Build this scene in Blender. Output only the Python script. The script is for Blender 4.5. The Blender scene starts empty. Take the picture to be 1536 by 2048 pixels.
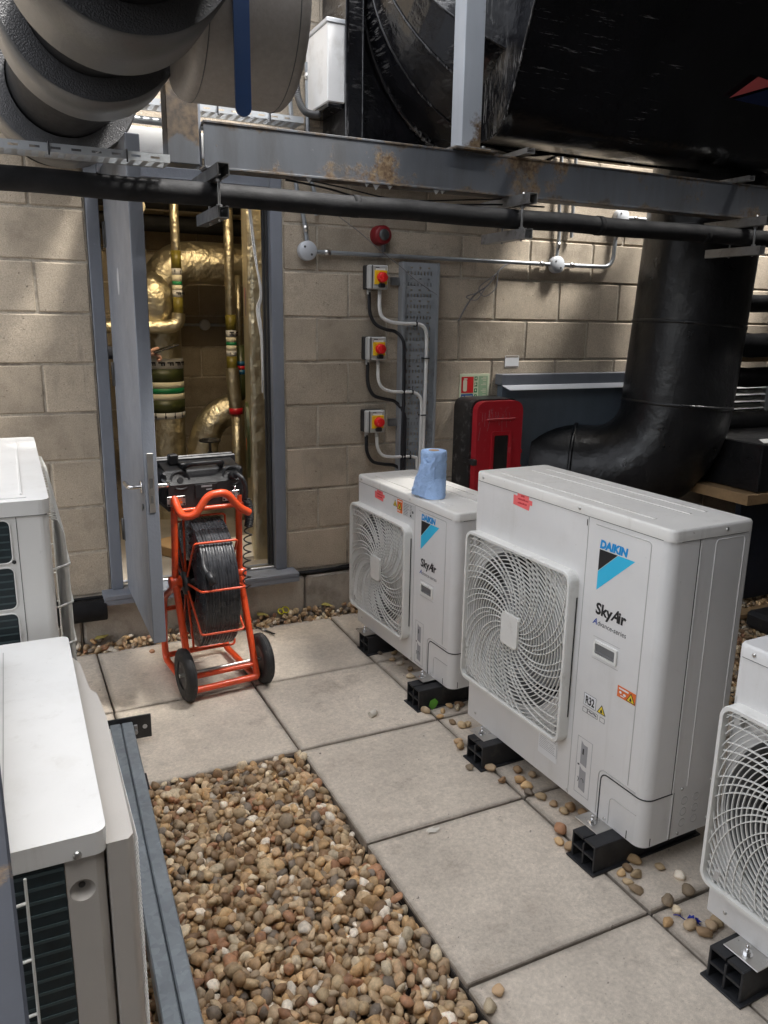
import bpy, bmesh, math, random
import numpy as np
from mathutils import Matrix, Vector, noise
sc = bpy.context.scene
COL = sc.collection
RND = random.Random(11)
PI = math.pi

# ------------------------------------------------------------------ camera, sky, sun, exposure
cam = bpy.data.cameras.new("camera")
cam.sensor_fit = 'VERTICAL'; cam.sensor_height = 24.0; cam.lens = 24.0 * 1576.618 / 2048
cam.clip_start = 0.05; cam.clip_end = 500
co = bpy.data.objects.new("camera", cam); COL.objects.link(co)
r_ = Vector((0.90556553, -0.42391698, 0.01566729)); u_ = Vector((0.08746898, 0.22273468, 0.97094719)); f_ = Vector((0.41509064, 0.87788591, -0.23878043))
co.matrix_world = Matrix(((r_.x, u_.x, -f_.x, -0.7158), (r_.y, u_.y, -f_.y, -3.9335), (r_.z, u_.z, -f_.z, 1.6294), (0, 0, 0, 1)))
sc.camera = co

SUN_DIR = Vector((0.44, -0.32, 1.0)).normalized()     # towards the sun
world = bpy.data.worlds.new("World"); sc.world = world; world.use_nodes = True
wn = world.node_tree; wn.nodes.clear()
sky = wn.nodes.new("ShaderNodeTexSky"); sky.sky_type = 'NISHITA'; sky.sun_disc = False
sky.sun_elevation = math.asin(SUN_DIR.z); sky.sun_rotation = math.atan2(SUN_DIR.x, SUN_DIR.y)
sky.dust_density = 4.0; sky.air_density = 1.0; sky.ozone_density = 1.0
hs = wn.nodes.new("ShaderNodeHueSaturation"); hs.inputs['Saturation'].default_value = 0.22
bg = wn.nodes.new("ShaderNodeBackground"); bg.inputs['Strength'].default_value = 0.15
wo = wn.nodes.new("ShaderNodeOutputWorld")
wn.links.new(sky.outputs[0], hs.inputs['Color']); wn.links.new(hs.outputs[0], bg.inputs[0]); wn.links.new(bg.outputs[0], wo.inputs[0])
sl = bpy.data.lights.new("sun", 'SUN'); sl.energy = 2.2; sl.angle = math.radians(12); sl.color = (1.0, 0.97, 0.92)
so = bpy.data.objects.new("sun", sl); COL.objects.link(so)
so.rotation_euler = (-SUN_DIR).to_track_quat('-Z', 'Y').to_euler(); so.location = (0, 0, 8)
sc.view_settings.view_transform = 'Standard'; sc.view_settings.look = 'None'
sc.view_settings.exposure = 2.4; sc.view_settings.gamma = 1.0; sc.view_settings.use_curve_mapping = False
sc.cycles.max_bounces = 8; sc.cycles.diffuse_bounces = 5; sc.cycles.glossy_bounces = 4
sc.cycles.use_denoising = True
sc.cycles.sample_clamp_indirect = 6.0

# ------------------------------------------------------------------ materials
class NB:
    def __init__(s, name):
        s.m = bpy.data.materials.new(name); s.m.use_nodes = True
        s.t = s.m.node_tree; s.t.nodes.clear()
        s.out = s.n('OutputMaterial'); s.b = s.n('BsdfPrincipled')
        s.l(s.b.outputs[0], s.out.inputs[0])
        tc = s.n('TexCoord'); oi = s.n('ObjectInfo'); s.oi = oi
        ml = s.n('Math', operation='MULTIPLY'); s.l(oi.outputs['Random'], ml.inputs[0]); ml.inputs[1].default_value = 37.0
        ad = s.n('VectorMath', operation='ADD'); s.l(tc.outputs['Object'], ad.inputs[0]); s.l(ml.outputs[0], ad.inputs[1])
        s.v = ad.outputs[0]
    def n(s, t, **k):
        x = s.t.nodes.new('ShaderNode' + t)
        for a, b in k.items(): setattr(x, a, b)
        return x
    def l(s, a, b): s.t.links.new(a, b)
    def noise(s, scale, detail=5, rough=.55, vec=None, stretch=None):
        x = s.n('TexNoise'); x.inputs['Scale'].default_value = scale; x.inputs['Detail'].default_value = detail; x.inputs['Roughness'].default_value = rough
        v = vec or s.v
        if stretch:
            mp = s.n('Mapping'); mp.inputs['Scale'].default_value = stretch; s.l(v, mp.inputs[0]); v = mp.outputs[0]
        s.l(v, x.inputs['Vector']); return x.outputs[0]
    def voro(s, scale, feature='F1', out=0, stretch=None):
        x = s.n('TexVoronoi', feature=feature); x.inputs['Scale'].default_value = scale
        v = s.v
        if stretch:
            mp = s.n('Mapping'); mp.inputs['Scale'].default_value = stretch; s.l(v, mp.inputs[0]); v = mp.outputs[0]
        s.l(v, x.inputs['Vector']); return x.outputs[out]
    def mr(s, x, a, b, c, d):
        m = s.n('MapRange'); s.l(x, m.inputs[0])
        for i, q in enumerate((a, b, c, d)): m.inputs[i + 1].default_value = q
        return m.outputs[0]
    def mix(s, fac, a, b, blend='MIX'):
        m = s.n('Mix', data_type='RGBA', blend_type=blend)
        for sock, q in ((m.inputs[0], fac), (m.inputs[6], a), (m.inputs[7], b)):
            if hasattr(q, 'node'): s.l(q, sock)
            elif isinstance(q, (int, float)): sock.default_value = q
            else: sock.default_value = (*q, 1)
        return m.outputs[2]
    def scale(s, col, val):       # multiply a colour by a value socket
        c = s.n('CombineColor')
        for i in range(3): s.l(val, c.inputs[i])
        return s.mix(1.0, col, c.outputs[0], 'MULTIPLY')
    def math(s, op, a, b=0.0):
        m = s.n('Math', operation=op)
        for sock, q in ((m.inputs[0], a), (m.inputs[1], b)):
            if hasattr(q, 'node'): s.l(q, sock)
            else: sock.default_value = q
        return m.outputs[0]
    def setc(s, q):
        if hasattr(q, 'node'): s.l(q, s.b.inputs['Base Color'])
        else: s.b.inputs['Base Color'].default_value = (*q, 1)
    def setr(s, q):
        if hasattr(q, 'node'): s.l(q, s.b.inputs['Roughness'])
        else: s.b.inputs['Roughness'].default_value = q
    def bump(s, h, dist=.002, strength=1.0, prev=None):
        b = s.n('Bump'); b.inputs['Distance'].default_value = dist; b.inputs['Strength'].default_value = strength
        s.l(h, b.inputs['Height'])
        if prev: s.l(prev, b.inputs['Normal'])
        s.l(b.outputs[0], s.b.inputs['Normal']); return b.outputs[0]

def basic(name, col, rough=.5, metal=0.0, var=.1, vs=7, fine=.0, fs=160, bump=0.0, bs=90, dirt=None, rnd=0.0, coat=0.0):
    k = NB(name)
    c = k.scale(col, k.mr(k.noise(vs), .3, .7, 1 - var, 1 + var))
    if fine: c = k.scale(c, k.mr(k.noise(fs, 3), .3, .7, 1 - fine, 1 + fine))
    if rnd: c = k.scale(c, k.mr(k.oi.outputs['Random'], 0, 1, 1 - rnd, 1 + rnd))
    if dirt:
        dc, amt, ds = dirt
        c = k.mix(k.mr(k.noise(ds, 7, .7), .62 - amt * .25, .72, 0, min(1, amt * 2)), c, dc)
    k.setc(c)
    k.setr(k.mr(k.noise(vs * 2.3), .3, .7, max(.03, rough - .08), min(1, rough + .08)))
    k.b.inputs['Metallic'].default_value = metal
    if coat: k.b.inputs['Coat Weight'].default_value = coat
    if bump: k.bump(k.noise(bs, 4), bump)
    return k.m

M = {}
def mk_block(name, col):
    k = NB(name)
    c = k.scale(col, k.mr(k.oi.outputs['Random'], 0, 1, .86, 1.12))
    c = k.scale(c, k.mr(k.noise(5, 5), .3, .7, .84, 1.14))
    c = k.scale(c, k.mr(k.noise(220, 3), .3, .7, .80, 1.2))
    vo = k.voro(150)
    c = k.mix(k.mr(k.noise(130, 2), .69, .73, 0, .55), c, (.60, .56, .50))
    pit = k.mr(k.noise(75, 4, .6), .66, .74, 0, 1)
    c = k.mix(k.math('MULTIPLY', pit, .75), c, (.05, .04, .035))
    c = k.mix(k.mr(k.noise(3.1, 7, .65), .53, .74, 0, .55), c, (.14, .112, .085))
    st = k.noise(6, 5, .6, stretch=(3.5, 3.5, .5))
    c = k.mix(k.mr(st, .62, .75, 0, .35), c, (.15, .12, .10))
    k.setc(c); k.setr(.93)
    h = k.math('SUBTRACT', k.noise(190, 4, .7), k.math('MULTIPLY', pit, 1.2))
    b1 = k.bump(k.noise(22, 4), .004, .5)
    k.bump(h, .0035, .9, b1)
    return k.m
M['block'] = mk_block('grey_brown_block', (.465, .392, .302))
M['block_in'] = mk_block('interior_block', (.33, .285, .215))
M['mortar'] = basic('mortar', (.46, .41, .335), .95, var=.2, vs=9, fine=.2, bump=.006, bs=60, dirt=((.16, .13, .10), .5, 5))
def mk_slab():
    k = NB('paving_concrete')
    c = k.scale((.62, .545, .455), k.mr(k.oi.outputs['Random'], 0, 1, .92, 1.06))
    c = k.scale(c, k.mr(k.noise(3.0, 6, .6), .3, .7, .84, 1.14))
    c = k.scale(c, k.mr(k.noise(28, 5), .3, .7, .93, 1.07))
    c = k.scale(c, k.mr(k.noise(420, 2), .3, .7, .86, 1.14))
    c = k.mix(k.mr(k.noise(5.5, 7, .7), .56, .76, 0, .65), c, (.23, .185, .145))
    c = k.mix(k.mr(k.noise(300, 2), .71, .75, 0, .6), c, (.66, .62, .57))
    c = k.mix(k.mr(k.noise(46, 3, .5), .735, .755, 0, .8), c, (.06, .05, .045))
    c = k.mix(k.mr(k.noise(19, 3, .5), .75, .77, 0, .7), c, (.10, .085, .07))
    c = k.scale(c, k.mr(k.noise(85, 3, .6), .3, .7, .87, 1.12))
    c = k.mix(k.mr(k.noise(120, 2), .69, .73, 0, .5), c, (.17, .14, .115))
    tc2 = k.n('TexCoord'); sp = k.n('SeparateXYZ'); k.l(tc2.outputs['Object'], sp.inputs[0])
    ed = k.math('MAXIMUM', k.math('ABSOLUTE', sp.outputs[0]), k.math('ABSOLUTE', sp.outputs[1]))
    ed = k.math('ADD', ed, k.math('MULTIPLY', k.math('SUBTRACT', k.noise(14, 6, .7), .5), .055))
    c = k.mix(k.mr(ed, .280, .304, 0, .6), c, (.15, .125, .10))
    c = k.mix(k.mr(k.noise(2.2, 6, .75), .60, .70, 0, .35), c, (.30, .235, .18))
    k.setc(c); k.setr(k.mr(k.noise(6), .3, .7, .62, .86))
    b1 = k.bump(k.noise(300, 3), .0012, .6); k.bump(k.noise(12, 4), .003, .25, b1)
    return k.m
M['slab'] = mk_slab()
M['kerb'] = basic('kerb_concrete', (.40, .36, .31), .9, var=.16, vs=4, fine=.10, bump=.003, bs=70, dirt=((.14, .12, .10), .5, 5))
M['soil'] = basic('joint_dirt', (.05, .043, .036), .95, var=.3, vs=30, bump=.004, bs=80)
def mk_pebble():
    k = NB('river_pebble')
    g = k.n('NewGeometry')
    rr = k.math('FRACT', k.math('ADD', g.outputs['Random Per Island'], k.math('MULTIPLY', k.oi.outputs['Random'], 7.31)))
    ramp = k.n('ValToRGB'); k.l(rr, ramp.inputs[0]); e = ramp.color_ramp; e.interpolation = 'CONSTANT'
    cols = [(.33, .215, .115), (.27, .19, .115), (.43, .32, .20), (.19, .115, .06), (.31, .225, .14), (.38, .24, .115), (.50, .41, .28), (.155, .125, .095), (.27, .14, .075), (.40, .29, .17), (.235, .155, .085), (.60, .53, .43), (.40, .27, .155), (.25, .19, .125), (.44, .295, .15), (.36, .265, .155)]
    while len(e.elements) < len(cols): e.elements.new(.5)
    for i, c in enumerate(cols): e.elements[i].position = i / len(cols); e.elements[i].color = (*c, 1)
    r2 = k.math('FRACT', k.math('MULTIPLY', rr, 53.7))
    c = k.scale(ramp.outputs[0], k.mr(r2, 0, 1, 1.0, 1.8))
    c = k.scale(c, k.mr(k.noise(75, 5, .65), .3, .7, .70, 1.28))
    c = k.mix(k.mr(k.noise(45, 5, .7), .60, .72, 0, .5), c, (.11, .08, .055))
    c = k.mix(k.mr(k.noise(110, 3, .6), .66, .74, 0, .35), c, (.50, .44, .35))
    k.setc(c); k.setr(.62); k.bump(k.noise(170, 4), .0012, .6)
    return k.m
M['pebble'] = mk_pebble()
def mk_ac(name, col, dirt=.35, dc=(.36, .33, .28)):
    k = NB(name)
    c = k.scale(col, k.mr(k.noise(4, 5), .3, .7, .95, 1.04))
    c = k.mix(k.mr(k.noise(5, 7, .72), .55, .8, 0, dirt), c, dc)
    c = k.mix(k.mr(k.noise(60, 4, .6), .70, .75, 0, dirt), c, (.25, .23, .2))
    c = k.mix(k.mr(k.noise(9, 5, .65, stretch=(2.5, 2.5, .18)), .58, .78, 0, dirt * .8), c, (.42, .39, .33))
    k.setc(c); k.setr(k.mr(k.noise(9), .3, .7, .40, .55)); k.bump(k.noise(500, 2), .0004, .4)
    return k.m
M['ac'] = mk_ac('cream_white_enamel', (.71, .70, .685), .26, (.45, .42, .37))
M['ac_lid'] = mk_ac('weathered_white_lid', (.70, .68, .64), .55, (.40, .355, .29))
M['ac_lid_l'] = mk_ac('dusty_white_lid', (.77, .762, .735), .32, (.56, .53, .47))
M['ac_l'] = mk_ac('warm_white_enamel', (.78, .77, .74), .10)
M['ac_taupe'] = mk_ac('taupe_enamel', (.50, .47, .43), .10)
M['guard'] = basic('white_guard_plastic', (.74, .735, .70), .45, var=.04, dirt=((.42, .40, .36), .25, 12))
M['fan'] = basic('fan_plastic', (.10, .10, .10), .5)
M['fan_l'] = basic('pale_fan_plastic', (.22, .225, .23), .5)
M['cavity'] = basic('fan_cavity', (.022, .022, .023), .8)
M['shroud'] = basic('shroud_grey', (.17, .17, .17), .6)
M['seam'] = basic('seam_gap', (.03, .03, .03), .8)
M['crease'] = basic('pressed_crease', (.46, .45, .43), .5)
M['coil'] = basic('coil_fins', (.012, .022, .026), .5, var=.3, vs=30)
M['coilbar'] = basic('coil_tube', (.05, .075, .08), .45)
M['daikin_blue'] = basic('logo_blue', (.0, .27, .66), .45, var=.02)
M['cyan'] = basic('logo_cyan', (.035, .50, .78), .45, var=.02)
M['black'] = basic('print_black', (.012, .012, .014), .5, var=.05)
M['navy'] = basic('print_navy', (.01, .05, .30), .5, var=.05)
M['grey_print'] = basic('print_grey', (.33, .33, .34), .6, var=.05)
M['orange_lab'] = basic('label_orange', (.75, .16, .03), .5, var=.05)
M['yellow'] = basic('label_yellow', (.82, .62, .04), .5, var=.05)
M['red_lab'] = basic('label_red', (.86, .16, .16), .5, var=.05)
M['red_deep'] = basic('red_print', (.50, .02, .03), .5, var=.05)
M['white_lab'] = basic('label_white', (.80, .81, .82), .5, var=.03)
M['silver_lab'] = basic('label_silver', (.55, .55, .54), .4, var=.06)
M['rubber'] = basic('black_foot_rubber', (.016, .017, .020), .55, var=.25, vs=12, dirt=((.11, .095, .075), .22, 14))
M['tyre'] = basic('tyre_rubber', (.028, .028, .029), .7, var=.3, vs=20, dirt=((.14, .125, .11), .3, 20), bump=.0008, bs=200)
M['steel'] = basic('bright_steel', (.62, .61, .59), .32, 1.0, var=.1, bump=.0004)
M['chrome'] = basic('polished_steel', (.72, .72, .72), .18, 1.0, var=.05)
def mk_galv():
    k = NB('galvanised_steel')
    c = k.scale((.30, .34, .375), k.mr(k.voro(55, out=1), 0, 1, .88, 1.12))
    c = k.scale(c, k.mr(k.noise(5, 5), .3, .7, .84, 1.14))
    c = k.mix(k.mr(k.noise(90, 4, .7), .66, .74, 0, .5), c, (.62, .64, .66))
    c = k.mix(k.mr(k.noise(4.2, 5, .6), .70, .74, 0, .5), c, (.35, .12, .10))
    k.setc(c); k.setr(k.mr(k.noise(30), .3, .7, .42, .62)); k.b.inputs['Metallic'].default_value = .45
    return k.m
M['galv'] = mk_galv()
M['zinc'] = basic('zinc_strut', (.33, .33, .33), .42, .8, var=.18, vs=12, dirt=((.10, .08, .06), .4, 14))
M['zinc_dark'] = basic('grimy_strut', (.10, .10, .10), .5, .5, var=.3, vs=12)
M['tray'] = basic('cable_tray_zinc', (.36, .38, .40), .5, .15, var=.15, vs=9, dirt=((.09, .085, .08), .3, 9))
def mk_paint(name, col, rust, edge=.0, rough=.45, scuff=.25):
    k = NB(name)
    c = k.scale(col, k.mr(k.noise(2.5, 5), .3, .7, .88, 1.10))
    c = k.scale(c, k.mr(k.noise(14, 5, stretch=(1, 1, .15)), .3, .7, .93, 1.06))
    c = k.mix(k.mr(k.noise(40, 5, .7), .68, .74, 0, scuff), c, (.42, .44, .47))
    h = k.noise(90, 4)
    if rust:
        rm = k.mr(k.noise(2.6, 9, .72), .60 - rust * .1, .66 - rust * .1, 0, 1)
        rc = k.mix(k.mr(k.noise(60, 4), .35, .65, 0, 1), (.075, .040, .020), (.19, .135, .075))
        st = k.mr(k.noise(7, 4, .6, stretch=(2.6, 2.6, .25)), .64, .76, 0, .6 * min(1, rust))
        c = k.mix(st, c, (.14, .095, .05)); c = k.mix(rm, c, rc)
        k.setr(k.mr(rm, 0, 1, rough, .9))
        h = k.math('ADD', k.math('MULTIPLY', h, .25), k.math('MULTIPLY', rm, k.noise(70, 5, .7)))
    else: k.setr(k.mr(k.noise(8), .3, .7, rough - .07, rough + .1))
    if edge:
        sp = k.n('SeparateXYZ'); tc2 = k.n('TexCoord'); k.l(tc2.outputs['Object'], sp.inputs[0])
        up = k.math('ADD', k.math('ABSOLUTE', sp.outputs[2]), k.math('MULTIPLY', k.math('SUBTRACT', k.noise(9, 6, .7), .5), .16))
        em = k.mr(up, .068, .082, 0, .8 * edge)
        c = k.mix(em, c, k.mix(k.mr(k.noise(50, 4), .35, .65, 0, 1), (.04, .026, .016), (.13, .09, .05)))
        gr = k.noise(3.5, 5, .6, stretch=(2.2, 2.2, .4)); c = k.mix(k.mr(gr, .48, .72, 0, .6), c, (.045, .042, .04))
    k.setc(c); k.bump(h, .0022, .5)
    return k.m
M['door'] = mk_paint('blue_grey_door_paint', (.20, .217, .252), 0, rough=.42, scuff=.06)
M['frame'] = mk_paint('blue_grey_frame_paint', (.185, .20, .232), 0, rough=.42, scuff=.2)
M['beam'] = mk_paint('rusting_blue_grey_steel', (.088, .096, .11), .75, edge=1.0)
M['post'] = mk_paint('pale_steel_paint', (.40, .43, .47), .35)
M['panel'] = mk_paint('slate_blue_panel_paint', (.15, .185, .225), 0, rough=.5, scuff=.25)
M['rail'] = mk_paint('dark_slate_rail_paint', (.028, .032, .042), .2, rough=.6, scuff=.3)
M['whitepanel'] = basic('white_painted_panel', (.80, .80, .79), .5, var=.04, dirt=((.5, .48, .44), .3, 4))
def mk_foam():
    k = NB('black_foam_lagging')
    c = k.scale((.012, .012, .013), k.mr(k.noise(9, 5), .3, .7, .6, 1.5))
    c = k.mix(k.mr(k.noise(35, 6, .7), .66, .78, 0, .45), c, (.13, .12, .11))
    k.setc(c); k.setr(k.mr(k.noise(12), .3, .7, .66, .85)); k.b.inputs['Specular IOR Level'].default_value = .3; k.bump(k.noise(45, 4), .003, .5)
    return k.m
M['foam'] = mk_foam()
def mk_duct(name, stretch, wear, seed, reg=(.48, .60)):
    k = NB(name)
    g = k.n('Mapping'); g.inputs['Location'].default_value = (seed, seed * 2, seed * 3); k.l(k.v, g.inputs[0]); v = g.outputs[0]
    big = k.noise(1.5, 3, .5, v)
    scr = k.noise(11, 7, .75, v, stretch)
    patch = k.mr(big, .50, .60, 0, 1)
    w = k.math('MULTIPLY', k.mr(scr, .60 - wear * .06, .64 - wear * .06, 0, 1), k.mr(k.noise(1.9, 4, .6, v), *reg, 0, 1))
    c = k.scale((.0065, .0065, .008), k.mr(k.noise(6, 5), .3, .7, .6, 1.6))
    c = k.mix(k.math('MULTIPLY', w, .8), c, (.20, .195, .19))
    k.setc(c); k.setr(k.math('ADD', k.mr(patch, 0, 1, .09, .30), k.math('MULTIPLY', w, .3)))
    k.b.inputs['Specular IOR Level'].default_value = .62
    hh = k.noise(4.2, 5, .55, v)
    b1 = k.bump(hh, .03, .55); k.bump(k.noise(60, 4, .6, v, stretch), .0012, .5, b1)
    return k.m
M['duct'] = mk_duct('glossy_black_duct_wrap', (1, .8, 7), 1.0, 0)
M['duct_h'] = mk_duct('scuffed_black_duct_wrap', (.5, 4, 9), -.05, 3, (.56, .62))
M['duct_v'] = mk_duct('streaked_black_duct_wrap', (5, 5, .5), 1.2, 5)
M['pipe'] = basic('satin_black_duct_wrap', (.010, .010, .011), .34, var=.4, vs=3, bump=.010, bs=7, dirt=((.06, .055, .05), .25, 3))
M['tan_tape'] = basic('tan_tape', (.20, .155, .115), .35, var=.15, vs=5)
def mk_lag(name, c0, rough, bumpd, bs, scr):
    k = NB(name)
    c = k.scale(c0, k.mr(k.noise(3, 5), .3, .7, .78, 1.16)); c = k.scale(c, k.mr(k.noise(60, 3), .3, .7, .92, 1.08))
    c = k.mix(k.mr(k.noise(26, 6, .75, stretch=(1, 9, 9)), .70, .76, 0, scr), c, (.62, .60, .57))
    k.setc(c); k.setr(rough); k.bump(k.noise(bs, 3, .5), bumpd, .9)
    return k.m
M['lag_band'] = mk_lag('grey_mastic_band', (.075, .0745, .074), .42, .0008, 110, .5)
M['lag_face'] = mk_lag('pebbled_grey_mastic', (.07, .07, .073), .36, .0035, 210, 0)
M['lag_body'] = mk_lag('beige_grey_mastic', (.25, .23, .21), .5, .0012, 120, .3)
M['lever_blue'] = basic('blue_lever_paint', (.006, .032, .105), .45, var=.1)
def mk_foil():
    k = NB('crinkled_foil')
    c = k.scale((.66, .60, .44), k.mr(k.noise(4, 4), .3, .7, .85, 1.1))
    k.setc(c); k.b.inputs['Metallic'].default_value = 1.0; k.setr(k.mr(k.noise(14), .3, .7, .34, .56))
    b1 = k.bump(k.noise(9, 3, .5), .030, .8); k.bump(k.noise(34, 3, .5), .0065, .9, b1)
    return k.m
M['foil'] = mk_foil()
M['olive'] = basic('olive_band', (.17, .14, .02), .4, var=.06)
M['olive_dark'] = basic('dark_olive_band', (.045, .055, .016), .4, var=.06)
M['green'] = basic('green_band', (.01, .22, .08), .4, var=.06)
M['cream'] = basic('cream_band', (.72, .68, .52), .5, var=.04)
M['teal'] = basic('teal_band', (.01, .10, .20), .4)
M['red'] = basic('red_plastic', (.55, .012, .022), .35, var=.08)
M['knob'] = basic('knob_red', (.78, .02, .02), .3, var=.05)
M['sw_yellow'] = basic('switch_yellow', (.85, .55, .02), .4, var=.04)
M['sw_grey'] = basic('switch_grey', (.50, .50, .48), .45, var=.04)
M['sw_dark'] = basic('switch_base', (.02, .02, .022), .5)
M['conduit'] = basic('conduit_steel', (.36, .38, .40), .42, .5, var=.12, dirt=((.1, .09, .08), .3, 9))
M['jbox'] = basic('box_pale_grey', (.52, .54, .57), .4, .1, var=.05)
M['cable_w'] = basic('white_cable', (.80, .79, .76), .45, var=.06)
M['cable_b'] = basic('black_cable', (.015, .015, .018), .45, var=.2)
M['cable_g'] = basic('grey_wire', (.20, .19, .19), .5)
M['orange'] = basic('orange_red_paint', (.70, .075, .018), .35, var=.10, dirt=((.22, .05, .02), .3, 30), coat=.2)
M['case'] = basic('case_plastic', (.022, .022, .024), .42, var=.2, vs=14, bump=.0005, bs=250, dirt=((.10, .09, .08), .2, 20))
M['coilrod'] = basic('reel_rod', (.028, .029, .033), .30, var=.4, vs=16, dirt=((.16, .155, .15), .25, 30))
M['firebox_black'] = basic('cabinet_black', (.022, .021, .021), .5, var=.2, dirt=((.30, .29, .28), .30, 14))
M['firebox_red'] = basic('cabinet_red', (.47, .018, .028), .42, var=.08, dirt=((.62, .30, .30), .14, 22))
M['pane_dark'] = basic('cabinet_pane', (.03, .028, .026), .15, var=.2)
M['sign_lum'] = basic('pale_luminous_sign', (.66, .72, .52), .5, var=.03)
M['sign_red'] = basic('sign_red', (.62, .02, .02), .5); M['sign_blue'] = basic('sign_blue', (.015, .08, .26), .5); M['sign_green'] = basic('sign_green', (.02, .20, .07), .5); M['sign_pale'] = basic('sign_pale_green', (.33, .48, .30), .5)
def mk_tissue():
    k = NB('blue_paper_towel')
    c = k.scale((.36, .52, .80), k.mr(k.noise(8, 4), .3, .7, .90, 1.08)); k.setc(c); k.setr(.9)
    k.b.inputs['Subsurface Weight'].default_value = .0
    b1 = k.bump(k.noise(34, 5, .65), .012, .9); k.bump(k.voro(260), .0008, .5, b1); return k.m
M['tissue'] = mk_tissue(); M['alarm_red'] = basic('shade_darkened_red', (.20, .008, .012), .45)  # alarm red is darkened: the shade it hangs in is in the colour
M['card'] = basic('cardboard', (.42, .27, .13), .85, var=.1); M['paper'] = basic('paper', (.70, .66, .58), .8)
M['wood'] = basic('timber', (.34, .22, .11), .7, var=.2, vs=4, fine=.1, fs=40)
M['plaster'] = basic('interior_paint', (.50, .44, .33), .8)
M['floor_in'] = basic('room_floor_screed', (.27, .24, .20), .8, var=.2, vs=4)
M['skin'] = basic('skin', (.58, .33, .24), .5, var=.06)
M['cloth'] = basic('dark_work_jacket', (.035, .045, .075), .85, var=.2, bump=.002)
M['trouser'] = basic('dark_work_trousers', (.03, .03, .035), .85, var=.2, bump=.002)
M['hair'] = basic('brown_hair', (.04, .025, .015), .6)
M['deep_blue'] = basic('deep_blue_sticker', (.008, .02, .075), .4); M['leaf'] = basic('fresh_leaf', (.10, .33, .03), .5, var=.15)
M['leaf_dry'] = basic('yellowed_leaf', (.46, .38, .10), .7, var=.15)
M['blue_scrap'] = basic('blue_plastic_scrap', (.015, .035, .33), .4)
M['yellow_tag'] = basic('yellow_plastic', (.78, .74, .02), .4)
M['navy_panel'] = basic('navy_panel', (.010, .018, .035), .5, var=.2)
M['louvre'] = basic('white_louvre', (.78, .78, .76), .45, var=.05)
M['blocker'] = basic('light_blocker_dark', (.10, .095, .09), .9)  # dark finish of the unseen surfaces added to block light

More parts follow.
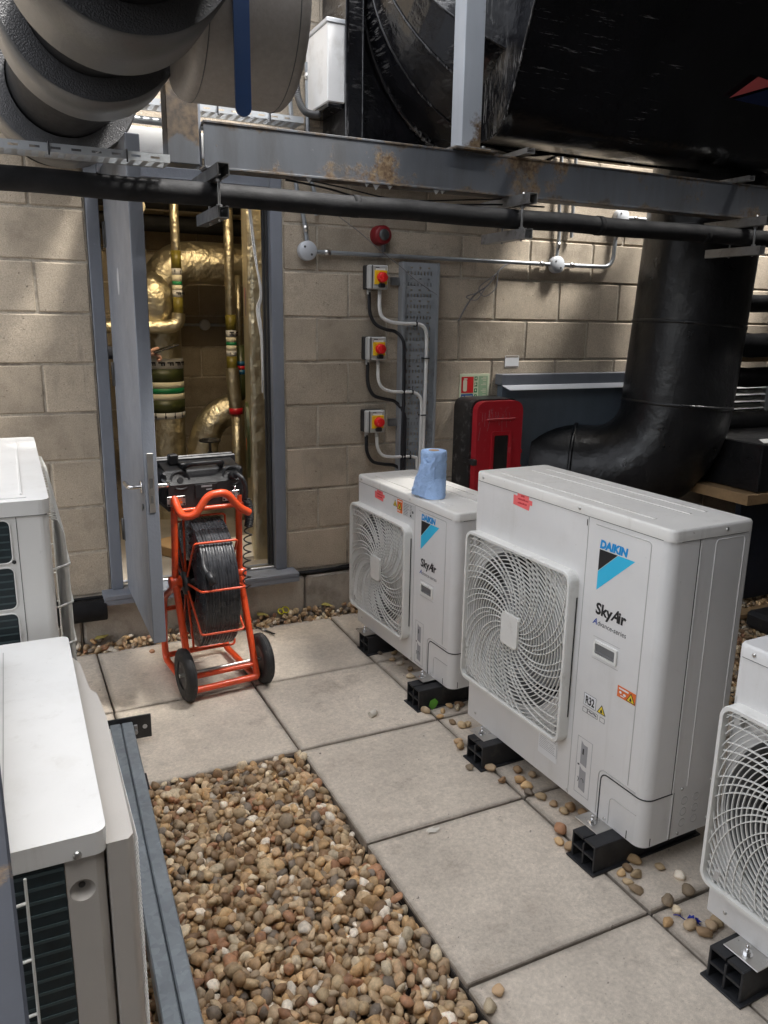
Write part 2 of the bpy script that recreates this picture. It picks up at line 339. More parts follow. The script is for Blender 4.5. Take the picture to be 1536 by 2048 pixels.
# ------------------------------------------------------------------ mesh builder
TF = Matrix(((0, 0, -1, 0), (-1, 0, 0, 0), (0, 1, 0, 0), (0, 0, 0, 1)))      # (w, h, n): face that looks to -x
TS = Matrix(((1, 0, 0, 0), (0, 0, -1, 0), (0, 1, 0, 0), (0, 0, 0, 1)))       # (x, z, n): face that looks to -y
TR = Matrix(((0, 0, 1, 0), (1, 0, 0, 0), (0, 1, 0, 0), (0, 0, 0, 1)))        # (y, z, n): face that looks to +x
def tr(x, y, z): return Matrix.Translation((x, y, z))
class MB:
    def __init__(s, T=None): s.v = []; s.f = []; s.sm = []; s.mi = []; s.T = T or Matrix(); s.m = 0
    def add(s, vs, fs, smooth=False):
        b = len(s.v); s.v += [tuple(s.T @ Vector(p)) for p in vs]
        for f in fs: s.f.append([i + b for i in f]); s.sm.append(smooth); s.mi.append(s.m)
        return s
    def box(s, c, d, ch=0.0):
        x, y, z = [q / 2 for q in d]
        if not ch:
            vs = [(c[0] + i * x, c[1] + j * y, c[2] + k * z) for i in (-1, 1) for j in (-1, 1) for k in (-1, 1)]
            return s.add(vs, [(0, 1, 3, 2), (4, 6, 7, 5), (0, 4, 5, 1), (2, 3, 7, 6), (0, 2, 6, 4), (1, 5, 7, 3)])
        ch = min(ch, x * .49, y * .49, z * .49); h = (x, y, z); vs = []; ix = {}
        for i in (-1, 1):
            for j in (-1, 1):
                for k in (-1, 1):
                    for a in range(3):
                        p = [sg * (h[b] - (0 if b == a else ch)) + c[b] for b, sg in enumerate((i, j, k))]
                        ix[(i, j, k, a)] = len(vs); vs.append(p)
        fs = []
        for a in range(3):
            b, c2 = (a + 1) % 3, (a + 2) % 3
            for sg in (-1, 1):
                q = []
                for sb, s2 in ((-1, -1), (1, -1), (1, 1), (-1, 1)):
                    t = [0, 0, 0]; t[a] = sg; t[b] = sb; t[c2] = s2; q.append(ix[(*t, a)])
                fs.append(q if sg > 0 else q[::-1])
            for sb in (-1, 1):
                for s2 in (-1, 1):
                    t0 = [0, 0, 0]; t0[a] = -1; t0[b] = sb; t0[c2] = s2; t1 = t0[:]; t1[a] = 1
                    q = [ix[(*t0, b)], ix[(*t1, b)], ix[(*t1, c2)], ix[(*t0, c2)]]
                    fs.append(q if sb * s2 > 0 else q[::-1])
        for i in (-1, 1):
            for j in (-1, 1):
                for k in (-1, 1):
                    q = [ix[(i, j, k, 0)], ix[(i, j, k, 1)], ix[(i, j, k, 2)]]
                    fs.append(q if i * j * k > 0 else q[::-1])
        return s.add(vs, fs)
    def bb(s, a, b, ch=0.0): return s.box([(p + q) / 2 for p, q in zip(a, b)], [abs(q - p) for p, q in zip(a, b)], ch)
    def prism(s, pts, z0, z1, caps=True, smooth=False, off=0.0):
        n = len(pts); vs = [(p[0], p[1], z0) for p in pts] + [(p[0], p[1], z1) for p in pts]
        s.add(vs, [(i, (i + 1) % n, n + (i + 1) % n, n + i) for i in range(n)], smooth)
        if caps: s.add(vs, [list(range(n))[::-1], list(range(n, 2 * n))])
        return s
    def lathe(s, prof, p0=(0, 0, 0), ax=(0, 0, 1), n=32, smooth=True, a0=0, a1=2 * PI):
        ax = Vector(ax).normalized(); ref = Vector((0, 0, 1)) if abs(ax.z) < .9 else Vector((1, 0, 0))
        e1 = ax.cross(ref).normalized(); e2 = ax.cross(e1); p0 = Vector(p0); full = abs(a1 - a0 - 2 * PI) < 1e-6
        m = n if full else n + 1; vs = []
        for r, z in prof:
            for i in range(m):
                t = a0 + (a1 - a0) * i / n; vs.append(p0 + ax * z + (e1 * math.cos(t) + e2 * math.sin(t)) * r)
        fs = []
        for k in range(len(prof) - 1):
            for i in range(n):
                j = (i + 1) % m if full else i + 1
                fs.append((k * m + i, k * m + j, (k + 1) * m + j, (k + 1) * m + i))
        return s.add(vs, fs, smooth)
    def cyl(s, p0, p1, r, n=16, r1=None, smooth=True, ch=0.0):
        p0 = Vector(p0); p1 = Vector(p1); L = (p1 - p0).length; r1 = r if r1 is None else r1
        if ch: pr = [(0.0001, 0), (r - ch, 0), (r, ch), (r1, L - ch), (r1 - ch, L), (0.0001, L)]
        else: pr = [(r, 0), (r1, L)]
        s.lathe(pr, p0, p1 - p0, n, smooth)
        if not ch:
            b = len(s.v) - 2 * n
            for idx in (list(range(b, b + n))[::-1], list(range(b + n, b + 2 * n))): s.f.append(idx); s.sm.append(False); s.mi.append(s.m)
        return s
    def tube(s, path, r, n=8, closed=False, caps=True, rf=None):
        P = [Vector(p) for p in path]; N = len(P); fr = []; up = None
        for i in range(N):
            t = (P[(i + 1) % N] - P[i - 1]) if closed or 0 < i < N - 1 else (P[1] - P[0] if i == 0 else P[-1] - P[-2])
            t.normalize()
            if up is None:
                ref = Vector((0, 0, 1)) if abs(t.z) < .9 else Vector((1, 0, 0)); up = t.cross(ref).normalized()
            else:
                up = up - t * up.dot(t)
                up.normalize()
            fr.append((up.copy(), t.cross(up)))
        vs = []
        for i in range(N):
            q = rf(i / (N - 1)) if rf else r
            for k in range(n):
                a = 2 * PI * k / n; vs.append(P[i] + (fr[i][0] * math.cos(a) + fr[i][1] * math.sin(a)) * q)
        fs = []
        for i in range(N if closed else N - 1):
            j = (i + 1) % N
            for k in range(n): fs.append((i * n + k, i * n + (k + 1) % n, j * n + (k + 1) % n, j * n + k))
        s.add(vs, fs, n > 4)
        if caps and not closed:
            s.add([vs[k] for k in range(n)], [list(range(n))[::-1]]); s.add(vs[-n:], [list(range(n))])
        return s
    def bar(s, path, w, h, closed=False):      # flat strip of rectangular section along a path in the local XY plane, thickness along Z
        P = [Vector((p[0], p[1], 0)) for p in path]; z = path[0][2]; N = len(P); vs = []
        for i in range(N):
            t = (P[(i + 1) % N] - P[i - 1]) if closed or 0 < i < N - 1 else (P[1] - P[0] if i == 0 else P[-1] - P[-2])
            t.normalize(); nn = Vector((-t.y, t.x, 0)) * w / 2
            a, b = P[i] + nn, P[i] - nn
            vs += [(a.x, a.y, z), (b.x, b.y, z), (b.x, b.y, z + h), (a.x, a.y, z + h)]
        fs = []
        for i in range(N if closed else N - 1):
            j = (i + 1) % N
            for k in range(4): fs.append((i * 4 + k, i * 4 + (k + 1) % 4, j * 4 + (k + 1) % 4, j * 4 + k))
        return s.add(vs, fs)
    def quad(s, pts): return s.add(pts, [list(range(len(pts)))])
    def text(s, body, x, y, size, n=.0008, bold=0.0, shear=0.0, rot=0.0, sx=1.0, align='LEFT'):
        cu = bpy.data.curves.new('t', 'FONT'); cu.body = body; cu.size = size; cu.offset = bold; cu.shear = shear; cu.align_x = align; cu.resolution_u = 3
        ob = bpy.data.objects.new('t', cu); COL.objects.link(ob)
        dg = bpy.context.evaluated_depsgraph_get(); me = bpy.data.meshes.new_from_object(ob.evaluated_get(dg))
        c, q = math.cos(rot), math.sin(rot)
        vs = [(x + c * v.co.x * sx - q * v.co.y, y + q * v.co.x * sx + c * v.co.y, n) for v in me.vertices]
        s.add(vs, [list(p.vertices) for p in me.polygons])
        bpy.data.objects.remove(ob); bpy.data.curves.remove(cu); bpy.data.meshes.remove(me)
        return s
    def mesh(s, name, mats, fix=True):
        me = bpy.data.meshes.new(name); me.from_pydata(s.v, [], s.f); me.update()
        for m in (mats if isinstance(mats, (list, tuple)) else [mats]): me.materials.append(m)
        me.polygons.foreach_set('use_smooth', s.sm); me.polygons.foreach_set('material_index', s.mi)
        if fix:
            b = bmesh.new(); b.from_mesh(me); bmesh.ops.recalc_face_normals(b, faces=b.faces); b.to_mesh(me); b.free()
        return me

def rr(w, h, r, n=5, cx=0, cy=0):
    p = []
    for (sx, sy, a) in ((1, 1, 0), (-1, 1, PI / 2), (-1, -1, PI), (1, -1, 1.5 * PI)):
        for i in range(n + 1):
            t = a + PI / 2 * i / n
            p.append((cx + sx * (w / 2 - r) + r * math.cos(t), cy + sy * (h / 2 - r) + r * math.sin(t)))
    return p
def crom(P, k=6):
    P = [Vector(p) for p in P]; Q = [P[0] * 2 - P[1]] + P + [P[-1] * 2 - P[-2]]; o = []
    for i in range(1, len(Q) - 2):
        for j in range(k):
            t = j / k; a, b, c, d = Q[i - 1:i + 3]
            o.append(.5 * (2 * b + (c - a) * t + (2 * a - 5 * b + 4 * c - d) * t * t + (3 * b - a - 3 * c + d) * t ** 3))
    return o + [P[-1]]
def roundpath(P, r, k=5):      # polyline with rounded corners
    P = [Vector(p) for p in P]; o = [P[0]]
    for i in range(1, len(P) - 1):
        a = (P[i - 1] - P[i]); b = (P[i + 1] - P[i]); q = min(r, a.length * .45, b.length * .45)
        s0 = P[i] + a.normalized() * q; s1 = P[i] + b.normalized() * q
        for j in range(k + 1):
            t = j / k; o.append(s0 * (1 - t) ** 2 + P[i] * 2 * t * (1 - t) + s1 * t * t)
    return o + [P[-1]]
def link(name, data, parent=None, loc=None):
    o = bpy.data.objects.new(name, data); COL.objects.link(o)
    if parent: o.parent = parent
    if loc: o.location = loc
    return o
def thing(name, label, cat, loc=(0, 0, 0), rotz=0.0, group=None):
    o = link(name, None); o.location = loc; o.rotation_euler = (0, 0, rotz); o.empty_display_size = .1
    o['label'] = label; o['category'] = cat
    if group: o['group'] = group
    return o
def part(name, mb, m, parent, label=None):
    o = link(name, mb.mesh(name, m), parent)
    if label: o['label'] = label
    return o
def solo(name, mb, m, label, cat, group=None, loc=None):
    o = link(name, mb.mesh(name, m), None, loc); o['label'] = label; o['category'] = cat
    if group: o['group'] = group
    return o
def struct(name, mb, m, kind='structure', parent=None):
    o = link(name, mb.mesh(name, m), parent); o['kind'] = kind
    return o
def bevel(o, w=.003, seg=2, ang=40):
    b = o.modifiers.new('bevel', 'BEVEL'); b.width = w; b.segments = seg; b.limit_method = 'ANGLE'; b.angle_limit = math.radians(ang)
    return o

# ------------------------------------------------------------------ setting: ground, paving, gravel, kerb
g = MB(); g.box((0, 0, -.075), (120, 120, .05)); struct('ground', g, M['soil'])
SX, SY, SS, SR = .169, -.7165, .61, .0115
cS, sS = math.cos(SR), math.sin(SR)
def slabpt(i, j): return (SX + cS * i * SS + sS * j * SS, SY + sS * i * SS - cS * j * SS)
pv = link('pavement', None); pv['kind'] = 'structure'
smesh = []
for k in range(4):
    m = MB(); m.box((0, 0, -.02), (.6025, .6025, .04), .004)
    m.v = [(x + RND.uniform(-.0012, .0012), y + RND.uniform(-.0012, .0012), z) for x, y, z in m.v]
    smesh.append(m.mesh('paving_slab', M['slab']))
cells = [(i, -1) for i in range(-4, 4)] + [(i, 0) for i in range(-4, 3)] + [(i, j) for i in (0, 1, 2) for j in range(1, 7)]
for i, j in cells:
    x, y = slabpt(i + .5, j + .5)
    o = link('paving_slab', smesh[(i * 3 + j * 7) % 4], pv, (x, y, RND.uniform(-.0012, .0012) + (.010 if j == -1 else 0)))
    o.rotation_euler = (RND.uniform(-.0025, .0025) + (.034 if j == -1 else 0), RND.uniform(-.0025, .0025), SR + RND.uniform(-.004, .004) + (PI / 2 * ((i + 2 * j) % 4)) * 0)
jd = MB(); jd.bb((.190, -5.0, -.045), (2.2, -1.33, -.014)); jd.bb((-2.4, -1.329, -.045), (2.2, -.04, -.014)); struct('joint_dirt', jd, M['soil'], parent=pv)

def pebble_shapes(sub, n):
    out = []
    for k in range(n):
        b = bmesh.new(); bmesh.ops.create_icosphere(b, subdivisions=sub, radius=1.0)
        off = Vector((k * 5.3, k * 2.1, 9.7)); vs = []; rk = random.Random(k + 40)
        cuts = [(Vector((rk.gauss(0, 1), rk.gauss(0, 1), rk.gauss(0, 1))).normalized(), rk.uniform(.55, .85)) for _ in range(4)]
        for v in b.verts:
            d = 1 + .30 * noise.noise(v.co * .9 + off) + .12 * noise.noise(v.co * 2.1 + off)
            p = v.co * d; 
            for cn, cd in cuts:
                q = p.dot(cn)
                if q > cd: p = p - cn * (q - cd) * .85
            vs.append(tuple(p))
        b.verts.index_update(); out.append((np.array(vs), np.array([[v.index for v in f.verts] for f in b.faces]))); b.free()
    return out
PS2 = pebble_shapes(2, 12); PS1 = pebble_shapes(1, 8)
rs = np.random.RandomState(5)
def eul(a, b, c):
    ca, sa, cb, sb, cc, s2 = math.cos(a), math.sin(a), math.cos(b), math.sin(b), math.cos(c), math.sin(c)
    return np.array([[cc, -s2, 0], [s2, cc, 0], [0, 0, 1]]) @ np.array([[cb, 0, sb], [0, 1, 0], [-sb, 0, cb]]) @ np.array([[1, 0, 0], [0, ca, -sa], [0, sa, ca]])
def gravel(name, layers, size=1.0, parent=None):
    V = []; F = []; nv = 0
    for (x0, x1, y0, y1, z, sp, shapes, keep, tilt, zf) in layers:
        ny = int((y1 - y0) / (sp * .87)) + 1; nx = int((x1 - x0) / sp) + 3
        for a in range(ny):
            for b in range(nx):
                if rs.rand() > keep: continue
                x = x0 + (b + .5 * (a % 2) + rs.uniform(-.3, .3)) * sp; y = y0 + (a + rs.uniform(-.3, .3)) * sp * .87
                if x > x1 + (.0115 * (-.7165 - y) if name == 'gravel' and x0 < -.9 and y1 < -1 else 0) or y > y1 or x < x0 or y < y0: continue
                L = rs.uniform(.0145, .0245) * size * (1.28 if rs.rand() < .12 else (.62 if rs.rand() < .16 else 1))
                S = np.array([L, L * rs.uniform(.60, .92), L * rs.uniform(.45, .78)])
                vs, fs = shapes[rs.randint(len(shapes))]
                Rm = eul(rs.normal(0, tilt), rs.normal(0, tilt), rs.uniform(0, 2 * PI))
                zz = z + (zf(x, y) if zf else 0) + rs.uniform(-.006, .006)
                V.append((vs * S) @ Rm.T + np.array([x, y, zz])); F.append(fs + nv); nv += len(vs)
    V = np.concatenate(V).astype(np.float32); F = np.concatenate(F).astype(np.int32)
    me = bpy.data.meshes.new(name); me.vertices.add(len(V)); me.vertices.foreach_set('co', V.ravel())
    me.loops.add(F.size); me.loops.foreach_set('vertex_index', F.ravel()); me.polygons.add(len(F))
    me.polygons.foreach_set('loop_start', np.arange(0, F.size, 3, dtype=np.int32)); me.polygons.foreach_set('loop_total', np.full(len(F), 3, np.int32))
    me.polygons.foreach_set('use_smooth', np.ones(len(F), bool)); me.update(); me.validate(); me.materials.append(M['pebble'])
    o = link(name, me); o['kind'] = 'stuff'; return o
wav = lambda x, y: .010 * noise.noise(Vector((x * 3, y * 3, 1.7)))
bx0, bx1, by0, by1 = -.74, .166, -3.45, -1.338
gravel('gravel', [(bx0, bx1 + .016, by0, by1 + .014, -.036, .032, PS1, 1, .3, wav), (bx0, bx1 + .010, by0, by1 + .004, -.018, .0285, PS2, .98, .5, wav), (bx0, bx1 + .002, by0, by1 - .004, -.002, .031, PS2, .90, .7, wav),
                  (bx0, bx1 - .03, by0, by1 - .03, .014, .05, PS2, .22, .8, wav)])
rise = lambda x, y: max(0, (y + .12) * .42)
gravel('gravel', [(-1.3, 1.5, -.118, -.04, -.006, .032, PS1, 1, .4, rise), (-1.3, 1.5, -.118, -.04, .010, .030, PS2, 1, .6, rise), (-1.3, 1.5, -.105, -.04, .024, .034, PS2, .8, .8, rise)], .92)
gravel('gravel', [(1.9, 4.3, -2.2, -.2, -.03, .036, PS1, 1, .3, None), (1.9, 4.3, -2.2, -.2, -.012, .036, PS1, .95, .6, None)])

kb = MB()
for a, b in ((-2.6, -.5), (-.494, .655), (.661, 2.0), (2.006, 4.5)): kb.bb((a, -.034, -.06), (b, .135, .248), .012)
struct('kerb', kb, M['kerb'])

# ------------------------------------------------------------------ back wall of concrete blocks with the doorway
wall = thing('block_wall', 'long wall of grey brown concrete blocks with the open doorway in it', 'wall')
Z0 = 1.8528; DX0, DX1, DZ0, DZ1 = -.350, .565, .268, 2.290
mo = MB(); mo.bb((-2.6, .0055, .25), (DX0, .14, 3.30)); mo.bb((DX1, .0055, .25), (4.6, .14, 3.30)); mo.bb((DX0, .0055, DZ1), (DX1, .14, 3.30))
part('mortar', mo, M['mortar'], wall)
bmesh_cache = {}
def blockmesh(w, h, t, k, mname='block', ch=.005):
    key = (round(w, 3), round(h, 3), k, mname)
    if key not in bmesh_cache:
        m = MB(); m.box((0, 0, 0), (w, t, h), ch); rn = random.Random(hash(key) & 0xffff)
        m.v = [(x + rn.uniform(-.0022, .0022), y, z + rn.uniform(-.0022, .0022)) for x, y, z in m.v]
        bmesh_cache[key] = m.mesh('block', M[mname])
    return bmesh_cache[key]
J = .0105
def course(par, xs, z, h, y, t, k0, mname='block'):
    for k, (a, b) in enumerate(zip(xs, xs[1:])):
        if b - a < .03: continue
        link('block', blockmesh(b - a - J, h - J, t, (k0 + k) % 3, mname), par, ((a + b) / 2, y + t / 2 + RND.uniform(-.0012, .0012), z + h / 2))
for n in range(-7, 7):
    z = Z0 + .225 * n; even = (n % 2 != 0)      # course under bed 0 is 'even'
    base = .9173 if even else .6923
    xr = [base + .45 * k for k in range(0, 12) if base + .45 * k < 4.55] + [4.6]
    lb = -.577 if even else -.80
    xl = [lb - .45 * k for k in range(5) if lb - .45 * k > -2.55][::-1]
    if z + .225 <= DZ1 + .05:
        first = .92 if even else .747
        xr = [DX1, first] + [x for x in xr if x > first + .2]
        course(wall, xr, z, .225, 0, .1, n); course(wall, [-2.6] + xl + [DX0], z, .225, 0, .1, n + 1)
    elif z < DZ1: 
        h2 = DZ1 - z
        first = .92 if even else .747
        course(wall, [DX1, first] + [x for x in xr if x > first + .2], z, .225, 0, .1, n); course(wall, [-2.6] + xl + [DX0], z, .225, 0, .1, n + 1)
    else:
        xs = [-2.6] + xl + [x for x in [lb + .45 * k for k in range(1, 4)] if x < base - .1] + xr
        course(wall, xs, z, .225, 0, .1, n)
dpc = MB(); dpc.bb((-2.6, -.02, .262), (DX0 - .04, .1, .272)); dpc.bb((DX1 + .05, -.026, .258), (4.5, .1, .268))
dpc.tube(crom([(.60, -.03, .275), (.75, -.045, .268), (.9, -.04, .285), (1.1, -.035, .27), (1.3, -.04, .28)]), .006, 6)
part('damp_proof_strip', dpc, M['foam'], wall)
cl = MB(); cl.bb((-.345, -.012, 2.335), (.60, .004, 2.44), .003); part('lit_lintel_panel', cl, M['whitepanel'], wall)  # white colour stands in for the strong light on the lintel

# door frame
df = thing('door_frame', 'blue grey steel frame of the open doorway with projecting sill', 'door frame', (0, 0, 0))
for x0, x1 in ((DX0 + .003, -.292), (.500, DX1 - .006)):
    m = MB(); m.bb((x0, -.016, .30), (x1, .12, 2.283), .003); part('jamb', m, M['frame'], df)
m = MB(); m.bb((-.2915, -.016, 2.232), (.4995, .12, 2.283), .003); part('head', m, M['frame'], df)
m = MB(); m.bb((-.395, -.105, .274), (.60, .12, .299), .003); m.bb((-.395, -.1045, .250), (.60, -.098, .2735)); part('sill', m, M['frame'], df)
m = MB(); m.bb((-.291, .02, .2995), (.499, .055, .312), .002); part('threshold', m, M['steel'], df)
m = MB(); m.bb((.487, .03, .313), (.4995, .10, 2.23), .002); m.bb((.478, .055, .313), (.4868, .075, 2.23)); m.bb((-.2915, .03, 2.215), (.487, .10, 2.2315), .002)
part('door_stop', m, M['seam'], df)
m = MB()
for k in range(6):
    x = .475 - k * .002
    m.tube(crom([(x - .045 + .01 * RND.random(), .11, 2.16), (x - .02, .10 + .01 * RND.random(), 1.95), (x + .012 * RND.random(), .09, 1.75), (x - .014 * RND.random(), .10, 1.66), (x + .006, .09, 1.5), (x + .008, .09, 1.2 + .2 * RND.random())]), .0032, 5)
part('seal_strand', m, M['cable_w'], df)

door = thing('door', 'blue grey steel door standing open at a right angle to the wall', 'door', (-.245, -.01, .30))
m = MB(); m.bb((-.026, -.768, .002), (.026, 0, 1.958), .003); lf = part('leaf', m, M['door'], door)
m = MB(TR @ Matrix()); 
m = MB(); m.bb((-.0115, -.7705, .56), (.0115, -.7678, .80), .001); lp = part('lock_plate', m, M['steel'], door)
m = MB(); m.bb((-.006, -.772, .66), (.006, -.7703, .70)); m.bb((-.005, -.7725, .60), (.005, -.7703, .63)); part('latch', m, M['zinc_dark'], lp)
for sx in (-1, 1):
    m = MB(); m.cyl((sx * .0262, -.705, .655), (sx * .034, -.705, .655), .026, 20, ch=.002)
    m.tube(roundpath([(sx * .03, -.705, .655), (sx * .078, -.705, .655), (sx * .078, -.585, .652)], .02), .0095, 12)
    part('handle', m, M['chrome'], door)
m = MB(); m.cyl((-.0262, -.705, .575), (-.030, -.705, .575), .011, 12); m.bb((-.0308, -.709, .555), (-.029, -.701, .572)); part('keyhole', m, M['zinc_dark'], door)
for z in (1.62, 1.0, .25):
    m = MB(); m.cyl((-.030, .006, z), (-.030, .006, z + .11), .0075, 10); m.bb((-.0285, -.03, z), (-.0262, .006, z + .11)); part('hinge', m, M['zinc_dark'], door)
m = MB(TF @ Matrix()); 
m = MB(Matrix.Translation((-.0264, 0, 0)) @ TF); m.prism([(.36 + .028 * math.cos(a), 1.46 + .055 * math.sin(a)) for a in [k * PI / 8 for k in range(16)]], 0, .0006); part('paint_scar', m, M['jbox'], door)

# ------------------------------------------------------------------ plant room beyond the doorway
room = link('plant_room', None); room['kind'] = 'structure'
m = MB(); m.bb((-1.2, .141, .18), (1.45, 2.3, .279)); struct('floor', m, M['floor_in'], parent=room)
m = MB(); m.bb((-1.2, .141, 2.75), (1.45, 2.3, 2.85)); struct('ceiling', m, M['plaster'], parent=room)
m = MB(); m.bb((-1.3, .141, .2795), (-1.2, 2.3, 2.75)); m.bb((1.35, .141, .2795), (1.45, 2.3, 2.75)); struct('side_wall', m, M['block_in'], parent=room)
m = MB(); m.bb((-1.2, 2.106, .2795), (1.35, 2.3, 2.75)); bw = struct('mortar', m, M['mortar'], parent=room)
for n in range(11):
    z = .2795 + .224 * n; b0 = -1.2 + (.225 if n % 2 else 0)
    xs = sorted({-1.2, 1.35} | {b0 + .45 * k for k in range(6) if -1.2 < b0 + .45 * k < 1.33})
    for k, (a, b) in enumerate(zip(xs, xs[1:])):
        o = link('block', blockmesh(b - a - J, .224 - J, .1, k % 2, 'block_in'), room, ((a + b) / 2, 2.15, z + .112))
lamp = thing('ceiling_light', 'warm fluorescent batten on the plant room ceiling', 'light', (.15, .215, 2.75))
m = MB(); m.bb((-.5, -.03, -.05), (.5, .03, -.001), .004); part('body', m, M['whitepanel'], lamp)
em = bpy.data.materials.new('lit_tube'); em.use_nodes = True; e_ = em.node_tree; e_.nodes.clear()
q = e_.nodes.new('ShaderNodeEmission'); q.inputs[0].default_value = (1, .78, .45, 1); q.inputs[1].default_value = 6; w = e_.nodes.new('ShaderNodeOutputMaterial'); e_.links.new(q.outputs[0], w.inputs[0])
m = MB(); m.cyl((-.48, 0, -.068), (.48, 0, -.068), .014, 12); part('tube', m, em, lamp)
al = bpy.data.lights.new('batten', 'AREA'); al.shape = 'RECTANGLE'; al.size = .95; al.size_y = .05; al.energy = 2.6; al.color = (1, .82, .58)
ao = link('batten_glow', al, lamp, (0, 0, -.09))

def bands(root, x, y, R, spec, letters=None):
    for z1, z0, mm in spec:
        m = MB(); m.cyl((x, y, z0), (x, y, z1), R, 24); part('band', m, M[mm], root)
def ring_text(mb, body, x, y, R, z, size, angs, rot=-PI / 2, bold=.002):
    for a in angs:
        t = MB(Matrix.Translation((x, y, z)) @ Matrix.Rotation(a, 4, 'Z') @ Matrix.Translation((0, -R, 0)) @ TS); t.text(body, 0, 0, size, .0015, bold, 0, rot, 1, 'CENTER')
        mb.add(t.v, t.f)
def arrows(mb, x, y, R, z, s, angs, up=1):
    for a in angs:
        t = MB(Matrix.Translation((x, y, z)) @ Matrix.Rotation(a, 4, 'Z') @ Matrix.Translation((0, -R, 0)) @ TS)
        t.quad([(-s * .12, -s * up, .0015), (s * .12, -s * up, .0015), (s * .12, 0, .0015), (-s * .12, 0, .0015)]); t.quad([(-s * .35, 0, .0015), (s * .35, 0, .0015), (0, s * up, .0015)])
        mb.add(t.v, t.f)
p = thing('insulated_pipe', 'thick foil wrapped riser with dark green band turning sideways near the top', 'pipe', group='foil lagged pipes in the plant room')
m = MB(); m.tube(crom([(.205, 1.5, .28), (.205, 1.5, 1.0), (.205, 1.5, 1.62), (.225, 1.5, 1.80), (.30, 1.5, 1.92), (.42, 1.5, 1.96), (.7, 1.5, 1.96), (1.34, 1.5, 1.96)], 5), .135, 24); part('foil_jacket', m, M['foil'], p)
bands(p, .205, 1.5, .1395, [(1.352, 1.285, 'silver_lab'), (1.285, 1.20, 'olive_dark'), (1.20, 1.161, 'cream'), (1.161, 1.124, 'green'), (1.124, 1.084, 'cream'), (1.084, 1.0, 'olive_dark'), (1.0, .96, 'silver_lab')])
m = MB(); ring_text(m, 'F', .205, 1.5, .1405, 1.32, .055, [-1.1, -.7, -.3, .1, .5, .9], -PI / 2); arrows(m, .205, 1.5, .1405, .98, .024, [-1, -.55, -.1, .35, .8], -1); part('band_print', m, M['black'], p)
p = thing('insulated_pipe', 'thin foil pipe with an olive band in front of the thick riser', 'pipe', group='foil lagged pipes in the plant room')
m = MB(); m.cyl((.272, 1.2, 1.60), (.272, 1.2, 2.749), .027, 16); m.tube(crom([(.272, 1.2, 1.64), (.265, 1.2, 1.59), (.22, 1.2, 1.56), (.1, 1.2, 1.555), (-.4, 1.2, 1.555)]), .042, 14)
m.lathe([(.001, -.15), (.09, -.12), (.125, -.03), (.12, .08), (.06, .16), (.001, .19)], (.135, 1.28, 1.70), (0, 0, 1), 20); part('foil_jacket', m, M['foil'], p)
bands(p, .272, 1.2, .0305, [(2.01, 1.906, 'olive'), (1.906, 1.867, 'silver_lab'), (1.867, 1.83, 'cream'), (1.83, 1.807, 'green'), (1.807, 1.777, 'cream'), (1.777, 1.735, 'silver_lab'), (1.735, 1.637, 'olive')])
m = MB(); ring_text(m, 'F', .272, 1.2, .0315, 1.757, .036, [-.35, .75]); arrows(m, .272, 1.2, .0315, 1.887, .014, [-.5, .6]); part('band_print', m, M['black'], p)
p = thing('insulated_pipe', 'thin foil pipe with an olive band right of the dark gap', 'pipe', group='foil lagged pipes in the plant room')
m = MB(); m.cyl((.601, 1.2, 1.2), (.601, 1.2, 2.749), .031, 16); m.tube([(.601, 1.2, 1.30), (.606, 1.2, 1.2), (.618, 1.2, 1.02)], .043, 14); m.cyl((.62, 1.2, .28), (.62, 1.2, 1.02), .032, 14); part('foil_jacket', m, M['foil'], p)
bands(p, .601, 1.2, .0335, [(1.634, 1.538, 'olive'), (1.538, 1.494, 'silver_lab'), (1.494, 1.464, 'cream'), (1.464, 1.443, 'green'), (1.443, 1.41, 'cream'), (1.41, 1.374, 'silver_lab'), (1.374, 1.279, 'olive')])
m = MB(); m.cyl((.618, 1.2, 1.0), (.618, 1.2, 1.04), .045, 14); part('red_collar', m, M['red'], p)
m = MB(); ring_text(m, 'H', .601, 1.2, .0345, 1.517, .036, [-.45, .8]); arrows(m, .601, 1.2, .0345, 1.392, .013, [-.5, .6]); part('band_print', m, M['black'], p)
p = thing('insulated_pipe', 'narrow foil pipe ending in a dark green sleeve beside the tall duct', 'pipe', group='foil lagged pipes in the plant room')
m = MB(); m.cyl((.668, 1.25, 1.42), (.668, 1.25, 1.88), .019, 12); m.cyl((.68, 1.3, .28), (.68, 1.3, 1.12), .02, 10); part('foil_jacket', m, M['foil'], p)
m = MB(); m.lathe([(.001, 1.08), (.02, 1.09), (.036, 1.16), (.036, 1.44), (.001, 1.442)], (.675, 1.25, 0), (0, 0, 1), 16); part('sleeve', m, M['olive_dark'], p)
bands(p, .675, 1.25, .0368, [(1.34, 1.31, 'teal'), (1.31, 1.285, 'red'), (1.285, 1.255, 'teal')])
p = thing('insulated_pipe', 'fat foil elbow low down with a black handwheel in front', 'pipe', group='foil lagged pipes in the plant room')
m = MB(); m.tube(crom([(1.3, 1.38, 1.03), (.78, 1.38, 1.03), (.62, 1.38, 1.01), (.50, 1.38, .93), (.44, 1.38, .80), (.43, 1.38, .68), (.43, 1.38, .28)], 5), .10, 20); part('foil_jacket', m, M['foil'], p)
m = MB(); m.tube([(.42 + .062 * math.cos(a), 1.12 + .062 * math.sin(a), .845) for a in [k * PI / 10 for k in range(20)]], .009, 8, True); m.cyl((.42, 1.12, .72), (.42, 1.12, .85), .009, 8)
for a in (0, 2.1, 4.2): m.tube([(.42, 1.12, .845), (.42 + .06 * math.cos(a), 1.12 + .06 * math.sin(a), .845)], .006, 6)
